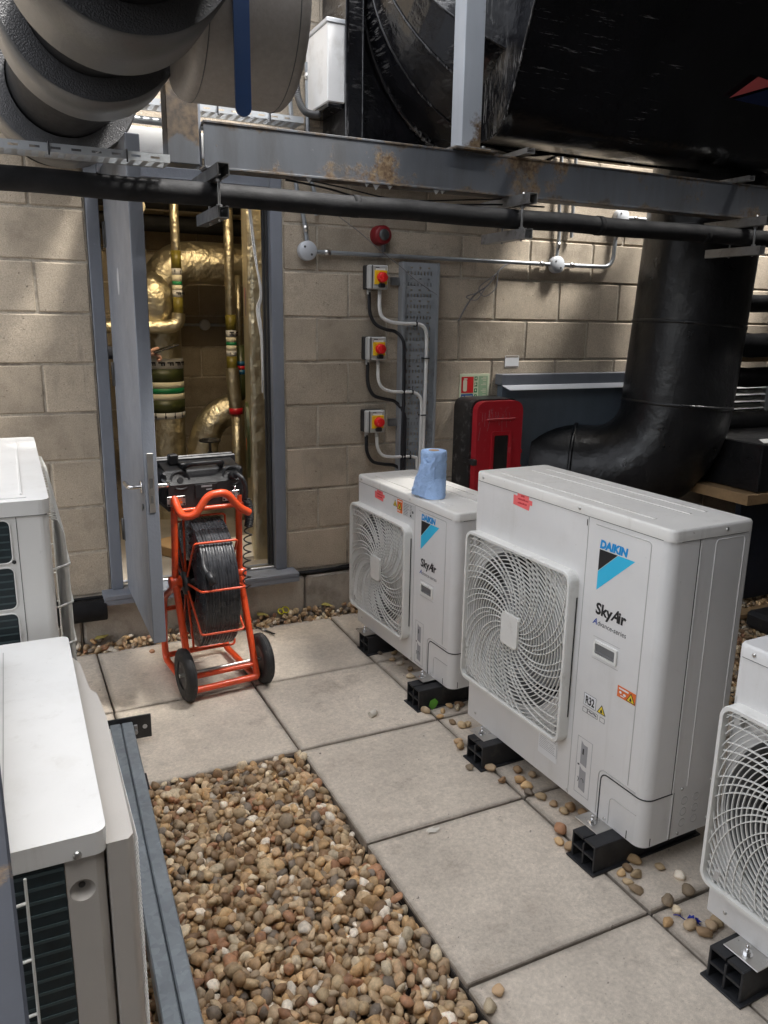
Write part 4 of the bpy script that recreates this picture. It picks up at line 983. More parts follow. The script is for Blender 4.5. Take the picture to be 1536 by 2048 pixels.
ln = thing('outdoor_unit', 'nearest white outdoor unit at lower left with coil guard and dusty lid', 'air conditioner', (-.642, -2.705, .10), 0, 'white outdoor air conditioning units')
D, Wn, H = .33, .88, .70
m = MB(); m.prism(rr(D - .0625, Wn, .012, 4, -D / 2 - .03125, Wn / 2), 0, H - .042); m.T = Matrix()
o = part('casing', m, M['ac_l'], ln)
m = MB(); cpz = H - .0425; yf = -.0015; pp = [(-.014, yf), (0, .0125), (0, .0485), (-.062, .0485), (-.062, yf)]
m.add([(x, y, 0) for x, y in pp] + [(x, y, cpz) for x, y in pp], [(k, k + 1, 5 + k + 1, 5 + k) for k in range(4)]); m.add([(x, y, cpz) for x, y in pp], [list(range(5))])
m.T = TS; hxc, hzc, hr = -.038, H - .105, .0205; s_q = .0235
for (p, q, r, s) in ((-.062, -.014, 0, hzc - s_q), (-.062, -.014, hzc + s_q, cpz), (-.062, hxc - s_q, hzc - s_q, hzc + s_q), (hxc + s_q, -.014, hzc - s_q, hzc + s_q)): m.quad([(p, r, -yf), (q, r, -yf), (q, s, -yf), (p, s, -yf)])
vo, vi = [], []
for k in range(32):
    t = 2 * PI * k / 32; u, v = math.cos(t), math.sin(t); s = s_q / max(abs(u), abs(v)); vo.append((hxc + u * s, hzc + v * s, -yf)); vi.append((hxc + u * hr, hzc + v * hr, -yf))
m.add(vo + vi, [(k, (k + 1) % 32, 32 + (k + 1) % 32, 32 + k) for k in range(32)])
m.lathe([(hr, 0), (.0185, -.006), (.014, -.012), (.008, -.0155), (.0001, -.0162)], (hxc, hzc, -yf), (0, 0, 1), 32); o = part('corner_panel', m, M['ac_taupe'], ln)
m = MB(); m.prism(rr(D + .012, Wn + .012, .020, 4, -D / 2, Wn / 2), H - .041, H + .0); o = part('lid', m, M['ac_lid_l'], ln); bevel(o, .009, 3)
m = MB(); m.bb((-.15, .06, H - .0003), (-.1475, .83, H + .0008)); m.bb((-.26, .05, H - .0003), (-.2575, .84, H + .0008)); part('lid_crease', m, M['crease'], o)
m = MB(TS); m.bb((-D + .01, .02, .0), (-.063, H - .046, .001)); cb = part('coil_face', m, M['coil'], ln)
m = MB(TS)
for k in range(25): m.bb((-D + .012, .03 + k * .0255, .001), (-.064, .036 + k * .0255, .0022))
part('coil_tube', m, M['coilbar'], cb)
m = MB()
m.tube([(-.125, -.010, .01), (-.122, -.010, H - .05)], .0028, 6)
for k in range(6): m.tube([(-.325, -.010, H - .115 - k * .108), (-.124, -.010, H - .095 - k * .108)], .0028, 6)
m.tube([(-.325, -.010, .01), (-.325, -.010, H - .05)], .0028, 6); part('coil_guard', m, M['guard'], ln)
m = MB(); m.lathe([(.0055, 0), (.0055, .002), (.003, .0035), (.0001, .0035)], (-.038, .0145, H - .105), (0, -1, 0), 12); part('screw', m, M['zinc_dark'], ln)
m = MB(); m.lathe([(.007, 0), (.007, .004), (.003, .006), (.0001, .006)], (-.042, -.0065, H - .032), (0, -1, 0), 12); part('screw', m, M['steel'], ln)
sh = [(.004, .0), (.040, .0), (.049, .012), (.0535, .445), (.046, .575), (.034, .60), (.024, .76), (.012, .80), (.004, .80)]
m = MB(); m.prism(sh, .10, H - .030); o = part('fan_shroud', m, M['ac_taupe'], ln); bevel(o, .007, 3)
m = MB()
for k in range(60): m.tube([(.052, .02 + .4 * 0, .12 + k * .0088), (.0575, .03, .124 + k * .0088), (.0575, .44, .124 + k * .0088)], .0011, 4, caps=False)
part('wire_guard', m, M['ac_l'], o)
for y in (.12, .72):
    m = MB(); m.bb((-.36, y - .04, -.10), (.03, y + .04, -.002), .004); part('support_foot', m, M['rubber'], ln)
for y in (.2, .95):
    m = MB(); m.bb((-.36, y - .04, -.10), (.02, y + .04, -.002), .004); part('support_foot', m, M['rubber'], lu)

# galvanised channels on the ground beside the left units
gs = thing('strut_channel', 'pair of long galvanised steel channels lying beside the left units', 'steel channel', (-.445, -1.025, .0), -.033)
for k, x in enumerate((-.0425, .0015)):
    m = MB(); m.bb((x, -2.6, .020), (x + .041, 0, .102), .004); part('channel', m, M['galv'], gs)
m = MB(); m.bb((-.055, .002, .022), (.112, .010, .118), .001); bp = part('end_plate', m, M['case'], gs)
m = MB(); m.cyl((.088, .0015, .07), (.088, .0005, .07), .009, 14); part('bolt_hole', m, M['silver_lab'], bp)
m = MB(); m.cyl((.052, -.02, .06), (.052, .004, .06), .008, 8); m.bb((.046, -.006, .05), (.06, .003, .085), .002); part('bolt', m, M['zinc'], bp)
m = MB(); m.bb((-.06, -2.4, .0), (.06, -2.3, .0195)); m.bb((-.06, -.35, .0), (.06, -.25, .0195)); part('packer', m, M['rubber'], gs)
rl = thing('steel_rail', 'dark blue grey steel rail close to the camera at the left edge', 'rail', (-.7515, -3.17, .0), .054)
m = MB(); m.bb((-.12, -.7, .80), (-.0045, 1.25, .90), .004); part('bar', m, M['rail'], rl)
m = MB(); m.bb((-.10, -.6, -.04), (-.03, -.53, .80)); m.bb((-.10, 1.14, -.04), (-.03, 1.21, .80)); part('leg', m, M['rail'], rl)

# ------------------------------------------------------------------ cable reel cart with control case
ct = thing('reel_cart', 'orange framed reel cart with black cable drum and black control case', 'cart', (.034, -.71, .0), .105)
HX = .148
m = MB()
for s in (-1, 1):
    x = s * HX - .01
    m.tube(roundpath([(x, .14, .50), (x, -.015, .115), (x, -.05, .05), (x, .02, .045), (x, .36, .045), (x, .37, .13), (x, .34, .36), (x, .14, .48)], .05), .0155, 10)
    m.tube([(x, .14, .50), (x - s * .004, .115, .86)], .0145, 10)
for (y, z, r) in ((-.045, .055, .015), (-.018, .105, .011), (.365, .06, .013), (.345, .30, .011)): m.tube([(-HX - .01, y, z), (HX - .01, y, z)], r, 10)
m.tube([(-HX - .02, .10, .82), (HX, .10, .82)], .011, 8)
part('frame', m, M['orange'], ct)
m = MB(); x0, x1 = -HX - .006, HX - .014
m.tube(crom(roundpath([(x0, .115, .875), (x0, .07, .84), (x0 + .006, .01, .815), (x0 + .05, -.01, .822), (x0 + .105, -.02, .905), (x1 - .105, -.02, .91), (x1 - .045, -.01, .835), (x1 + .004, .0, .805)], .03), 2), .0165, 12); part('handle', m, M['orange'], ct)
for x in (-.172, .181):
    w = link('wheel', None, ct, (x, 0, .1155))
    m = MB(); m.lathe([(.062, -.018), (.09, -.0235), (.108, -.018), (.1145, -.008), (.1155, 0), (.1145, .008), (.108, .018), (.09, .0235), (.062, .018)], (0, 0, 0), (1, 0, 0), 36)
    for gx in (-.009, .0, .009): m.lathe([(.1150, gx - .0012), (.1168, gx - .0006), (.1168, gx + .0006), (.1150, gx + .0012)], (0, 0, 0), (1, 0, 0), 36)
    part('tyre', m, M['tyre'], w)
    m = MB(); m.lathe([(.0001, -.008), (.030, -.012), (.058, -.014), (.064, -.016), (.064, .016), (.058, .014), (.030, .012), (.0001, .008)], (0, 0, 0), (1, 0, 0), 28); part('rim', m, M['case'], w)
m = MB(); m.tube([(-.20, 0, .1155), (.208, 0, .1155)], .009, 8); part('axle', m, M['steel'], ct)
reel = link('cable_reel', None, ct, (-.012, .155, .475)); reel.rotation_euler = (0, 0, -.085)
RR = .288; hwid = .074
m = MB(); pf = [(.10, -hwid), (RR - .012, -hwid)]
nrb = 12
for k in range(nrb):
    c_ = -hwid + (k + .5) * 2 * hwid / nrb; w_ = hwid / nrb
    for t in (-.9, -.45, 0, .45, .9): pf.append((RR - .0058 * (1 - math.sqrt(1 - t * t)) - (.0015 if k % 3 == 1 else 0), c_ + t * w_))
pf += [(RR - .012, hwid), (.10, hwid)]
m.lathe(pf, (0, 0, 0), (1, 0, 0), 72); part('cable_coil', m, M['coilrod'], reel)
m = MB()
for s in (-1, 1):
    for k in range(5): m.lathe([(.13 + k * .032 - .014, s * (hwid - .004)), (.13 + k * .032, s * (hwid + .006)), (.13 + k * .032 + .014, s * (hwid - .004))], (0, 0, 0), (1, 0, 0), 48)
part('cable_coil', m, M['coilrod'], reel)
m = MB(); nl = 9; cw_ = hwid + .018; RC = RR + .013
for k in range(nl):
    a = 2 * PI * k / nl + .17
    d_ = lambda r, da=0: (-r * math.cos(a + da), r * math.sin(a + da))
    P0, P1 = d_(.045), d_(RC)
    m.tube(roundpath([(-cw_, *P0), (-cw_, *P1), (cw_, *P1), (cw_, *P0)], .016), .0052, 8)
part('reel_cage', m, M['orange'], reel)
m = MB(); m.cyl((-.135, 0, 0), (.135, 0, 0), .016, 14); m.lathe([(.001, -.108), (.05, -.106), (.052, -.098), (.052, -.085), (.001, -.084)], (0, 0, 0), (1, 0, 0), 28); m.lathe([(.001, .108), (.05, .106), (.052, .098), (.052, .085), (.001, .084)], (0, 0, 0), (1, 0, 0), 28); part('hub', m, M['zinc_dark'], reel)
for q0, q1 in ((-HX - .034, -HX + .016), (HX - .026, HX + .016)):
    m = MB(); m.cyl((q0, .145, .49), (q1, .145, .49), .030, 16, ch=.003); part('hub_bracket', m, M['orange'], ct)
m = MB(); m.tube(crom([(-.085, -.04, .67), (-.10, -.08, .62), (-.09, -.12, .585), (-.08, -.14, .56)]), .011, 8); m.cyl((-.09, -.11, .60), (-.08, -.14, .555), .015, 10); part('cable_end', m, M['case'], ct)
# control case
cx0, cx1 = -.195, .172
cs = link('control_case', None, ct, (0, 0, 0))
sec = [(.118, .815), (.112, .93), (.150, .985), (.235, 1.005), (.36, 1.012), (.36, .825)]
T = Matrix(((0, 0, 1, 0), (1, 0, 0, 0), (0, 1, 0, 0), (0, 0, 0, 1)))
m = MB(T); m.prism(sec, cx0 + .02, cx1 - .02); m.T = Matrix(); m.bb((cx0, .14, .835), (cx0 + .045, .35, .985), .016); m.bb((cx1 - .045, .14, .835), (cx1, .35, .985), .016); o = part('body', m, M['case'], cs); bevel(o, .008, 2)
m = MB(); m.bb((cx0 - .006, .255, .83), (cx1 + .006, .275, 1.02), .006); m.bb((cx0 - .006, .295, .83), (cx1 + .006, .312, 1.022), .006); part('lid_flange', m, M['case'], cs)
m = MB(); m.tube(roundpath([(-.092, .165, .99), (-.082, .115, 1.015), (.066, .115, 1.015), (.076, .165, .99)], .02), .0105, 10); m.bb((-.105, .16, .975), (-.078, .21, 1.012), .004); m.bb((.062, .16, .975), (.089, .21, 1.012), .004); part('carry_handle', m, M['case'], cs)
m = MB(); m.bb((cx0 + .055, .20, 1.0), (cx0 + .095, .24, 1.045), .005); part('latch', m, M['black'], cs)
for x in (cx0 + .075, cx1 - .062):
    m = MB(); m.lathe([(.043, -.012), (.045, .004), (.036, .006), (.031, -.004), (.0001, -.006)], (x, .128, .945), (0, -.94, .34), 26); cp = part('socket', m, M['case'], cs)
    m = MB(); m.cyl((x, .128, .945), (x, .118, .949), .013, 14); part('socket_pin', m, M['black'] if x < 0 else M['case'], cp)
m = MB(); m.tube(crom([(cx1 - .062, .12, .948), (cx1 - .058, .075, .962), (cx1 - .04, .05, .94), (cx1 - .025, .06, .89), (cx1 - .022, .085, .84)]), .011, 10); m.cyl((cx1 - .062, .125, .946), (cx1 - .060, .085, .960), .019, 14); part('plug', m, M['case'], cs)
m = MB(T); 
m = MB(Matrix.Translation((0, .1135, 0)) @ TS); m.bb((-.062, .865, .002), (.038, .925, .006), .001); pl_ = part('name_panel', m, M['black'], cs)
m = MB(Matrix.Translation((0, .1135, 0)) @ TS); m.bb((-.035, .912, .006), (.012, .9195, .0066)); m.bb((-.014, .898, .006), (.012, .9035, .0066)); part('panel_print', m, M['grey_print'], pl_)
for x, rz in ((cx0 + .052, .03), (cx1 - .072, -.05)):
    m = MB(Matrix.Translation((0, .110, 0)) @ TS); m.bb((x - .042, .842, .002), (x + .036, .884, .0045), .001); tg = part('name_plate', m, M['steel'], cs)
    m = MB(Matrix.Translation((0, .110, 0)) @ TS); m.bb((x - .026, .851, .0046), (x + .022, .862, .0052)); m.bb((x - .012, .866, .0046), (x + .018, .872, .0052)); part('plate_print', m, M['orange_lab'] if x < 0 else M['grey_print'], tg)
    m = MB(Matrix.Translation((0, .110, 0)) @ TS)
    for ax in (-.036, .030):
        for az in (.848, .878): m.cyl((x + ax, az, .0045), (x + ax, az, .0065), .0045, 8)
    part('plate_screw', m, M['black'], tg)
m = MB(); m.bb((cx1 - .062, .098, .862), (cx1 - .054, .106, .905), .002); m.bb((cx1 - .075, .098, .878), (cx1 - .045, .106, .887), .002); part('toggle', m, M['chrome'], cs)
m = MB(); pth = []; N = 620
for i in range(N + 1):
    t = i / N; z = .845 - .40 * (t ** 1.5 if t < .0 else (t * .55 if t < .55 else .3025 + (t - .55) * 1.55)); turns = 2 * PI * 24 * (t * 1.28 if t < .55 else .704 + (t - .55) * .66)
    rad = .0165; cxx = .158 + .010 * math.sin(t * 5); pth.append((cxx + rad * math.cos(turns), .075 + rad * math.sin(turns), z))
pth = [(cx1 - .022, .085, .845)] + pth + [(.150, .10, .425), (.140, .135, .445)]
m.tube(pth, .0036, 5); part('coiled_cord', m, M['case'], ct)

# ------------------------------------------------------------------ things on the back wall
for k, (x, z) in enumerate(((1.052, 1.834), (1.048, 1.473), (1.046, 1.088))):
    sw = thing('isolator_switch', ('topmost', 'middle', 'lowest')[k] + ' of the three grey switch boxes with red knob beside the cable tray', 'switch', (x, 0, z), 0, 'grey isolator switches on the wall')
    m = MB(); m.bb((-.055, -.048, -.060), (.055, -.001, .060), .005); part('base', m, M['sw_dark'], sw)
    m = MB(); m.bb((-.054, -.088, -.060), (.054, -.0485, .060), .006); cv = part('cover', m, M['sw_grey'], sw)
    m = MB(TS @ Matrix.Translation((0, 0, .0885))); m.bb((-.041, -.058, 0), (-.034, .058, .0005)); m.bb((-.02, .046, 0), (.002, .0505, .0005)); part('cover_print', m, M['zinc_dark'], cv)
    m = MB(); m.bb((-.018, -.089, .034), (.035, -.0875, .044)); part('paper_label', m, M['white_lab'], cv)
    m = MB(); m.bb((-.026, -.096, -.036), (.044, -.0885, .034), .002); part('yellow_plate', m, M['sw_yellow'], sw)
    m = MB(); m.lathe([(.027, 0), (.026, .010), (.0245, .026), (.021, .029), (.0001, .029)], (.012, -.096, -.001), (0, -1, 0), 28); kn = part('knob', m, M['knob'], sw)
    m = MB(); m.bb((.004, -.131, -.022), (.020, -.1255, .020), .003); part('grip', m, M['knob'], kn)
    m = MB(); m.bb((-.005, -.108, -.052), (.03, -.0885, -.030), .006); part('lock_tab', m, M['sw_dark'], sw)
    m = MB(); m.cyl((.018, -.06, -.060), (.018, -.06, -.085), .010, 10); m.cyl((-.03, -.03, -.060), (-.03, -.03, -.085), .011, 10); part('gland', m, M['sw_grey'], sw)
def perf(mb, x0, x1, z0, z1, n, cells):      # flat sheet at normal offset n with the slots listed as open cells
    xs = sorted({x0, x1} | {round(q, 5) for c in cells for q in c[:2]}); zs = sorted({z0, z1} | {round(q, 5) for c in cells for q in c[2:]})
    ix = {q: i for i, q in enumerate(xs)}; iz = {q: i for i, q in enumerate(zs)}; hole = set()
    for a, b, c, d in cells:
        for i in range(ix[round(a, 5)], ix[round(b, 5)]):
            for j in range(iz[round(c, 5)], iz[round(d, 5)]): hole.add((i, j))
    L = len(zs); vs = [(x, z, n) for x in xs for z in zs]
    fs = [(i * L + j, (i + 1) * L + j, (i + 1) * L + j + 1, i * L + j + 1) for i in range(len(xs) - 1) for j in range(L - 1) if (i, j) not in hole]
    return mb.add(vs, fs)
ty = thing('cable_tray', 'upright perforated grey cable tray right of the red knob switches', 'cable tray')
m = MB(TS); cells = []
for r in range(26):
    z = 1.875 - r * .0575
    for c in range(8): cells.append((1.2485 + c * .0195, 1.2485 + c * .0195 + .0075, z - .019, z))
    for c in range(3): cells.append((1.264 + c * .052, 1.264 + c * .052 + .014, z + .0135, z + .0225))
perf(m, 1.2085, 1.4265, .32, 1.92, .028, cells); o = part('bed', m, M['tray'], ty); sm_ = o.modifiers.new('thick', 'SOLIDIFY'); sm_.thickness = .0014
m = MB(); m.bb((1.206, -.052, .32), (1.2083, -.003, 1.92), .0006); m.bb((1.4268, -.052, .32), (1.429, -.003, 1.92), .0006); m.bb((1.2083, -.0535, .32), (1.222, -.052, 1.92)); m.bb((1.413, -.0535, .32), (1.4268, -.052, 1.92)); part('side_flange', m, M['tray'], ty)
m = MB()
for z in (.5, 1.05, 1.80): m.bb((1.155, -.024, z), (1.40, -.001, z + .041), .002)
part('fixing_strut', m, M['zinc'], ty)
def cab(name, pts, r, mm, label, grp, y=-.058, yl=-.06):
    P = [(x, y if x > 1.2 else yl, z) for x, z in pts]; m = MB(); m.tube(crom(P, 7), r, 10)
    return solo(name, m, M[mm], label, 'cable', grp)
cab('cable', [(1.07, 1.75), (1.071, 1.68), (1.088, 1.635), (1.14, 1.610), (1.22, 1.603), (1.307, 1.600), (1.348, 1.57), (1.357, 1.49), (1.357, 1.301), (1.353, 1.108), (1.35, .5)], .0095, 'cable_w', 'white cable from the topmost switch down the right side of the tray', 'white cables from the switches')
cab('cable', [(1.066, 1.39), (1.070, 1.31), (1.095, 1.265), (1.15, 1.245), (1.23, 1.24), (1.287, 1.236), (1.327, 1.205), (1.336, 1.136), (1.334, .911), (1.333, .5)], .0085, 'cable_w', 'white cable from the middle switch bending onto the tray', 'white cables from the switches')
cab('cable', [(1.064, 1.01), (1.07, .945), (1.10, .900), (1.16, .885), (1.24, .883), (1.30, .875), (1.316, .83), (1.316, .5)], .0085, 'cable_w', 'white cable from the lowest switch bending onto the tray', 'white cables from the switches')
cab('cable', [(1.022, 1.76), (1.028, 1.66), (1.06, 1.60), (1.12, 1.572), (1.182, 1.558), (1.215, 1.51), (1.222, 1.40), (1.224, 1.2), (1.221, .834), (1.221, .4)], .0095, 'cable_b', 'black cable from the topmost switch down the left side of the tray', 'black cables from the switches', yl=-.032)
cab('cable', [(1.018, 1.40), (1.022, 1.29), (1.055, 1.225), (1.12, 1.203), (1.187, 1.184), (1.228, 1.12), (1.236, 1.0), (1.236, .4)], .0095, 'cable_b', 'black cable from the middle switch curving to the tray edge', 'black cables from the switches', yl=-.032)
cab('cable', [(1.016, 1.01), (1.02, .92), (1.055, .862), (1.12, .843), (1.195, .828), (1.245, .78), (1.25, .7), (1.25, .4)], .0095, 'cable_b', 'black cable from the lowest switch curving to the tray edge', 'black cables from the switches', yl=-.032)
m = MB()
for (x, z, v) in ((1.29, 1.600, 1), (1.357, 1.42, 0), (1.275, 1.238, 1), (1.345, 1.11, 0), (1.27, .88, 1)):
    m = MB()
    if v: m.bb((x - .003, -.072, z - .012), (x + .003, -.03, z + .012)); m.tube([(x, -.06, z + .012), (x - .004, -.075, z + .035)], .0016, 5)
    else: m.bb((x - .016, -.072, z - .003), (x + .014, -.03, z + .003))
    part('cable_tie', m, M['cable_b'], ty)
def jbox(x, z, label, R=.047):
    m = MB(); m.cyl((x, -.002, z), (x, -.042, z), R, 28, ch=.003); o = solo('junction_box', m, M['jbox'], label, 'junction box', 'round conduit boxes')
    m = MB(); m.cyl((x - .018, -.042, z + .018), (x - .018, -.0435, z + .018), .006, 8); m.cyl((x + .018, -.042, z - .018), (x + .018, -.0435, z - .018), .006, 8); part('screw', m, M['zinc_dark'], o)
jbox(.685, 1.95, 'round pale grey box on the wall just right of the door frame')
jbox(2.214, 1.946, 'round pale grey box right of the cable tray where conduits meet'); jbox(2.663, 2.235, 'upper round grey box under the black pipe at right')
def cond(pts, label, r=.0105, rd=.07):
    m = MB(); P = roundpath([(x, -.022, z) for x, z in pts], rd, 6); m.tube(P, r, 10); o = solo('conduit', m, M['conduit'], label, 'conduit', 'electrical conduits')
    for p, q in ((P[0], P[1]), (P[-1], P[-2])):
        d = (q - p).normalized(); m = MB(); m.cyl(p + d * .045, p + d * .075, r * 1.35, 10); part('coupler', m, M['steel'], o)
cond([(.685, 1.995), (.672, 2.10), (.631, 2.24), (.627, 2.34), (.60, 2.7)], 'thin grey conduit rising from the box by the door frame')
cond([(.736, 2.12), (.735, 2.20), (.695, 2.33), (.69, 2.8)], 'second conduit rising beside the one by the door frame')
cond([(.732, 1.947), (2.167, 1.946)], 'long level conduit running behind the alarm between two boxes', .011)
cond([(2.261, 1.946), (2.625, 1.948), (2.640, 2.188)], 'conduit with a right angle bend between the two right boxes', .012)
cond([(2.214, 1.993), (2.222, 2.12), (2.205, 2.30), (2.20, 2.7)], 'conduit rising from the box right of the tray')
cond([(2.308, 2.10), (2.30, 2.7)], 'short conduit end hanging above the right boxes'); cond([(2.71, 2.233), (3.3, 2.235)], 'conduit running right from the upper right box')
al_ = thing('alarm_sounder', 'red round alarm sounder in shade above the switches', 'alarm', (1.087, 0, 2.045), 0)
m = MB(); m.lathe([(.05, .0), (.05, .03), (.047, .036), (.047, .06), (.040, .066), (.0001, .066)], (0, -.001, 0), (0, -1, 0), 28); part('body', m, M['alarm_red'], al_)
m = MB(); m.lathe([(.028, .0665), (.028, .074), (.02, .078), (.0001, .078)], (0, -.001, 0), (0, -1, 0), 20); m.bb((-.006, -.08, -.085), (.006, -.05, -.05)); part('horn', m, M['zinc_dark'], al_)
sg = thing('fire_sign', 'small pale green sign with extinguisher symbol above the red cabinet', 'sign', (1.706, 0, 1.249), 0)
m = MB(TS); m.bb((-.10, -.078, .0006), (.10, .078, .004), .0008); part('board', m, M['sign_lum'], sg)
m = MB(TS); m.bb((-.088, -.030, .0042), (-.008, .062, .0048)); part('symbol_field', m, M['sign_red'], sg)
m = MB(TS); m.bb((-.088, -.066, .0042), (-.008, -.036, .0048)); part('symbol_field', m, M['sign_blue'], sg)
m = MB(TS); m.prism(rr(.026, .066, .009, 4, -.064, .012), .0048, .0052); m.bb((-.072, .046, .0048), (-.05, .054, .0052)); m.text('Fire', -.006, .040, .024, .0052, .0006, 0, -PI / 2 * 0 - PI / 2, .8); m.bb((-.082, -.054, .0048), (-.068, -.047, .0052)); m.bb((-.06, -.055, .0048), (-.016, -.046, .0052)); part('symbol', m, M['cream'], sg)
m = MB(TS)
for k in range(4): m.bb((-.002, .040 - k * .034, .0042), (.018, .063 - k * .034, .0048))
part('symbol_field', m, M['sign_green'], sg)
m = MB(TS); m.bb((.026, -.07, .0042), (.086, .065, .0047)); part('symbol_field', m, M['sign_pale'], sg)
m = MB(TS)
for k in range(4):
    m.prism([(.004 + .005 * math.cos(t) + .004, .052 - k * .034 + .006 * math.sin(t)) for t in [i * .8 for i in range(8)]], .0048, .0052)
    for q in range(3 - k % 2): m.bb((.055 - .012 * (q % 2), .056 - k * .034 - q * .009, .0047), (.078, .060 - k * .034 - q * .009, .0051))
part('symbol', m, M['cream'], sg)
m = MB(TS); m.bb((1.908, 1.362, .0006), (2.004, 1.428, .0025)); wl = solo('wall_label', m, M['white_lab'], 'blank white paper label stuck on the blocks above the blue panel', 'label')
m = MB(TS); m.bb((1.912, 1.418, .0025), (2.0, 1.4255, .003)); m.bb((1.912, 1.364, .0025), (2.0, 1.368, .003)); part('label_print', m, M['tan_tape'], wl)
fx = thing('extinguisher_cabinet', 'red fronted black fire extinguisher cabinet standing against the wall', 'cabinet', (1.735, -.002, .27), 0)
m = MB(TS); m.prism(rr(.315, .93, .055, 6, 0, .465), .0, .185); o = part('shell', m, M['firebox_black'], fx); bevel(o, .012, 2)
m = MB(TS); m.prism(rr(.300, .915, .055, 6, .004, .465), .1855, .235); dr = part('door', m, M['firebox_red'], fx); bevel(dr, .014, 3)
m = MB(TS); o1 = rr(.135, .36, .016, 4, .015, .575); i1 = rr(.095, .315, .010, 4, .015, .575); nn = len(o1)
vs = [(x, y, .235) for x, y in o1] + [(x, y, .245) for x, y in o1] + [(x, y, .242) for x, y in i1] + [(x, y, .236) for x, y in i1]
m.add(vs, [(k * nn + i, k * nn + (i + 1) % nn, (k + 1) * nn + (i + 1) % nn, (k + 1) * nn + i) for k in range(3) for i in range(nn)]); part('window_frame', m, M['firebox_red'], dr)
m = MB(TS); m.prism(i1, .2352, .2362); part('window_pane', m, M['pane_dark'], dr)
m = MB(TS); m.bb((-.085, .815, .234), (.10, .828, .243), .004); m.bb((-.085, .18, .234), (.10, .193, .243), .004); part('pressed_rib', m, M['firebox_red'], dr)
m = MB(TS); m.bb((.145, .62, .195), (.172, .645, .225), .004); m.bb((.145, .53, .195), (.172, .555, .225), .004); part('hinge', m, M['firebox_red'], dr)
m = MB(TS); m.bb((-.172, .575, .13), (-.155, .60, .22), .004); m.bb((-.168, .57, .205), (-.138, .605, .243), .004); part('latch', m, M['firebox_black'], fx)
m = MB(TS)
for k in range(22):
    x = RND.uniform(-.14, .0) * (1 if RND.random() < .75 else -.6); z = .895 - abs(RND.gauss(0, .045)); L = RND.uniform(.015, .09); a = RND.uniform(-1.9, -1.2)
    m.tube([(x, z, .2352), (x + L * math.cos(a) * .6, z + L * math.sin(a), .2352)], .00045, 4)
part('scratches', m, M['grey_print'], dr)
# loose wires
m = MB(); m.tube(crom([(1.905, -.02, 1.945), (1.86, -.03, 1.93), (1.80, -.045, 1.887), (1.76, -.05, 1.84), (1.721, -.05, 1.804), (1.67, -.04, 1.77), (1.612, -.04, 1.707), (1.568, -.03, 1.62)], 6), .0045, 6)
m.tube(crom([(1.80, -.05, 1.885), (1.775, -.07, 1.80), (1.71, -.06, 1.755), (1.68, -.05, 1.80), (1.74, -.06, 1.85), (1.79, -.05, 1.88)], 6), .003, 6); m.tube(crom([(1.72, -.05, 1.80), (1.66, -.06, 1.735), (1.60, -.05, 1.75), (1.66, -.05, 1.77)], 6), .003, 6)
solo('loose_wires', m, M['cable_g'], 'tangle of thin grey wires hanging on the wall right of the tray', 'wires')
m = MB(); m.tube(crom([(.80, -.03, 2.16), (.851, -.04, 2.119), (.96, -.05, 2.05), (1.073, -.06, 1.965), (1.18, -.07, 1.895), (1.281, -.07, 1.825), (1.41, -.06, 1.757)], 6), .0022, 5); solo('thin_wire', m, M['cable_g'], 'thin wire sagging diagonally across the top of the tray', 'wire', 'thin wires overhead')

# blue grey panel, elbow duct and riser
pn = thing('metal_panel', 'slate blue sheet metal panel on the wall behind the black elbow duct', 'panel', (0, 0, 0))
m = MB(); m.bb((1.862, -.055, .27), (3.25, -.003, 1.262), .002); part('sheet', m, M['panel'], pn)
m = MB(); m.bb((1.845, -.075, 1.265), (3.27, -.003, 1.325), .002); part('top_flashing', m, M['frame'], pn)
m = MB(); m.add([(1.848, -.075, 1.2645), (3.27, -.075, 1.2645), (3.27, -.125, 1.240), (1.870, -.125, 1.240), (1.848, -.075, 1.2615), (3.27, -.075, 1.2615), (3.27, -.125, 1.2375), (1.870, -.125, 1.2375)], [(0, 1, 2, 3), (4, 7, 6, 5), (3, 2, 6, 7), (0, 3, 7, 4), (1, 5, 6, 2)]); part('drip_edge', m, M['jbox'], pn)
eb = thing('elbow_duct', 'big round black duct rising from an elbow in front of the blue panel', 'duct')
hd_ = Vector((-.72, .69, 0)).normalized(); A = Vector((2.82, -.45, 0)); ez = .70; br = .46; Rr = .312
pth = [(A.x + hd_.x * .80, A.y + hd_.y * .80, ez)]; pth = [Vector(p) for p in pth]
for k in range(10):
    a = k / 9 * PI / 2; pth.append(Vector((A.x, A.y, ez)) + hd_ * (br - br * math.sin(a)) + Vector((0, 0, br - br * math.cos(a))))
pth += [Vector((A.x + .03, A.y, 1.60)), Vector((A.x + .085, A.y, 2.45))]
m = MB(); m.tube(pth, Rr, 40); part('duct_wall', m, M['pipe'], eb)
for z in (1.17, 1.62, 2.12):
    m = MB(); m.lathe([(Rr - .004, -.012), (Rr + .004, -.008), (Rr + .004, .008), (Rr - .004, .012)], (A.x + (z - 1.16) * .066, A.y, z), (.066, 0, 1), 40); part('joint_band', m, M['pipe'], eb)
m = MB(); fc = pth[0] * .30 + pth[1] * .70; m.lathe([(Rr, -.012), (Rr + .012, -.010), (Rr + .012, .010), (Rr, .012)], fc, hd_, 40); part('collar', m, M['pipe'], eb)

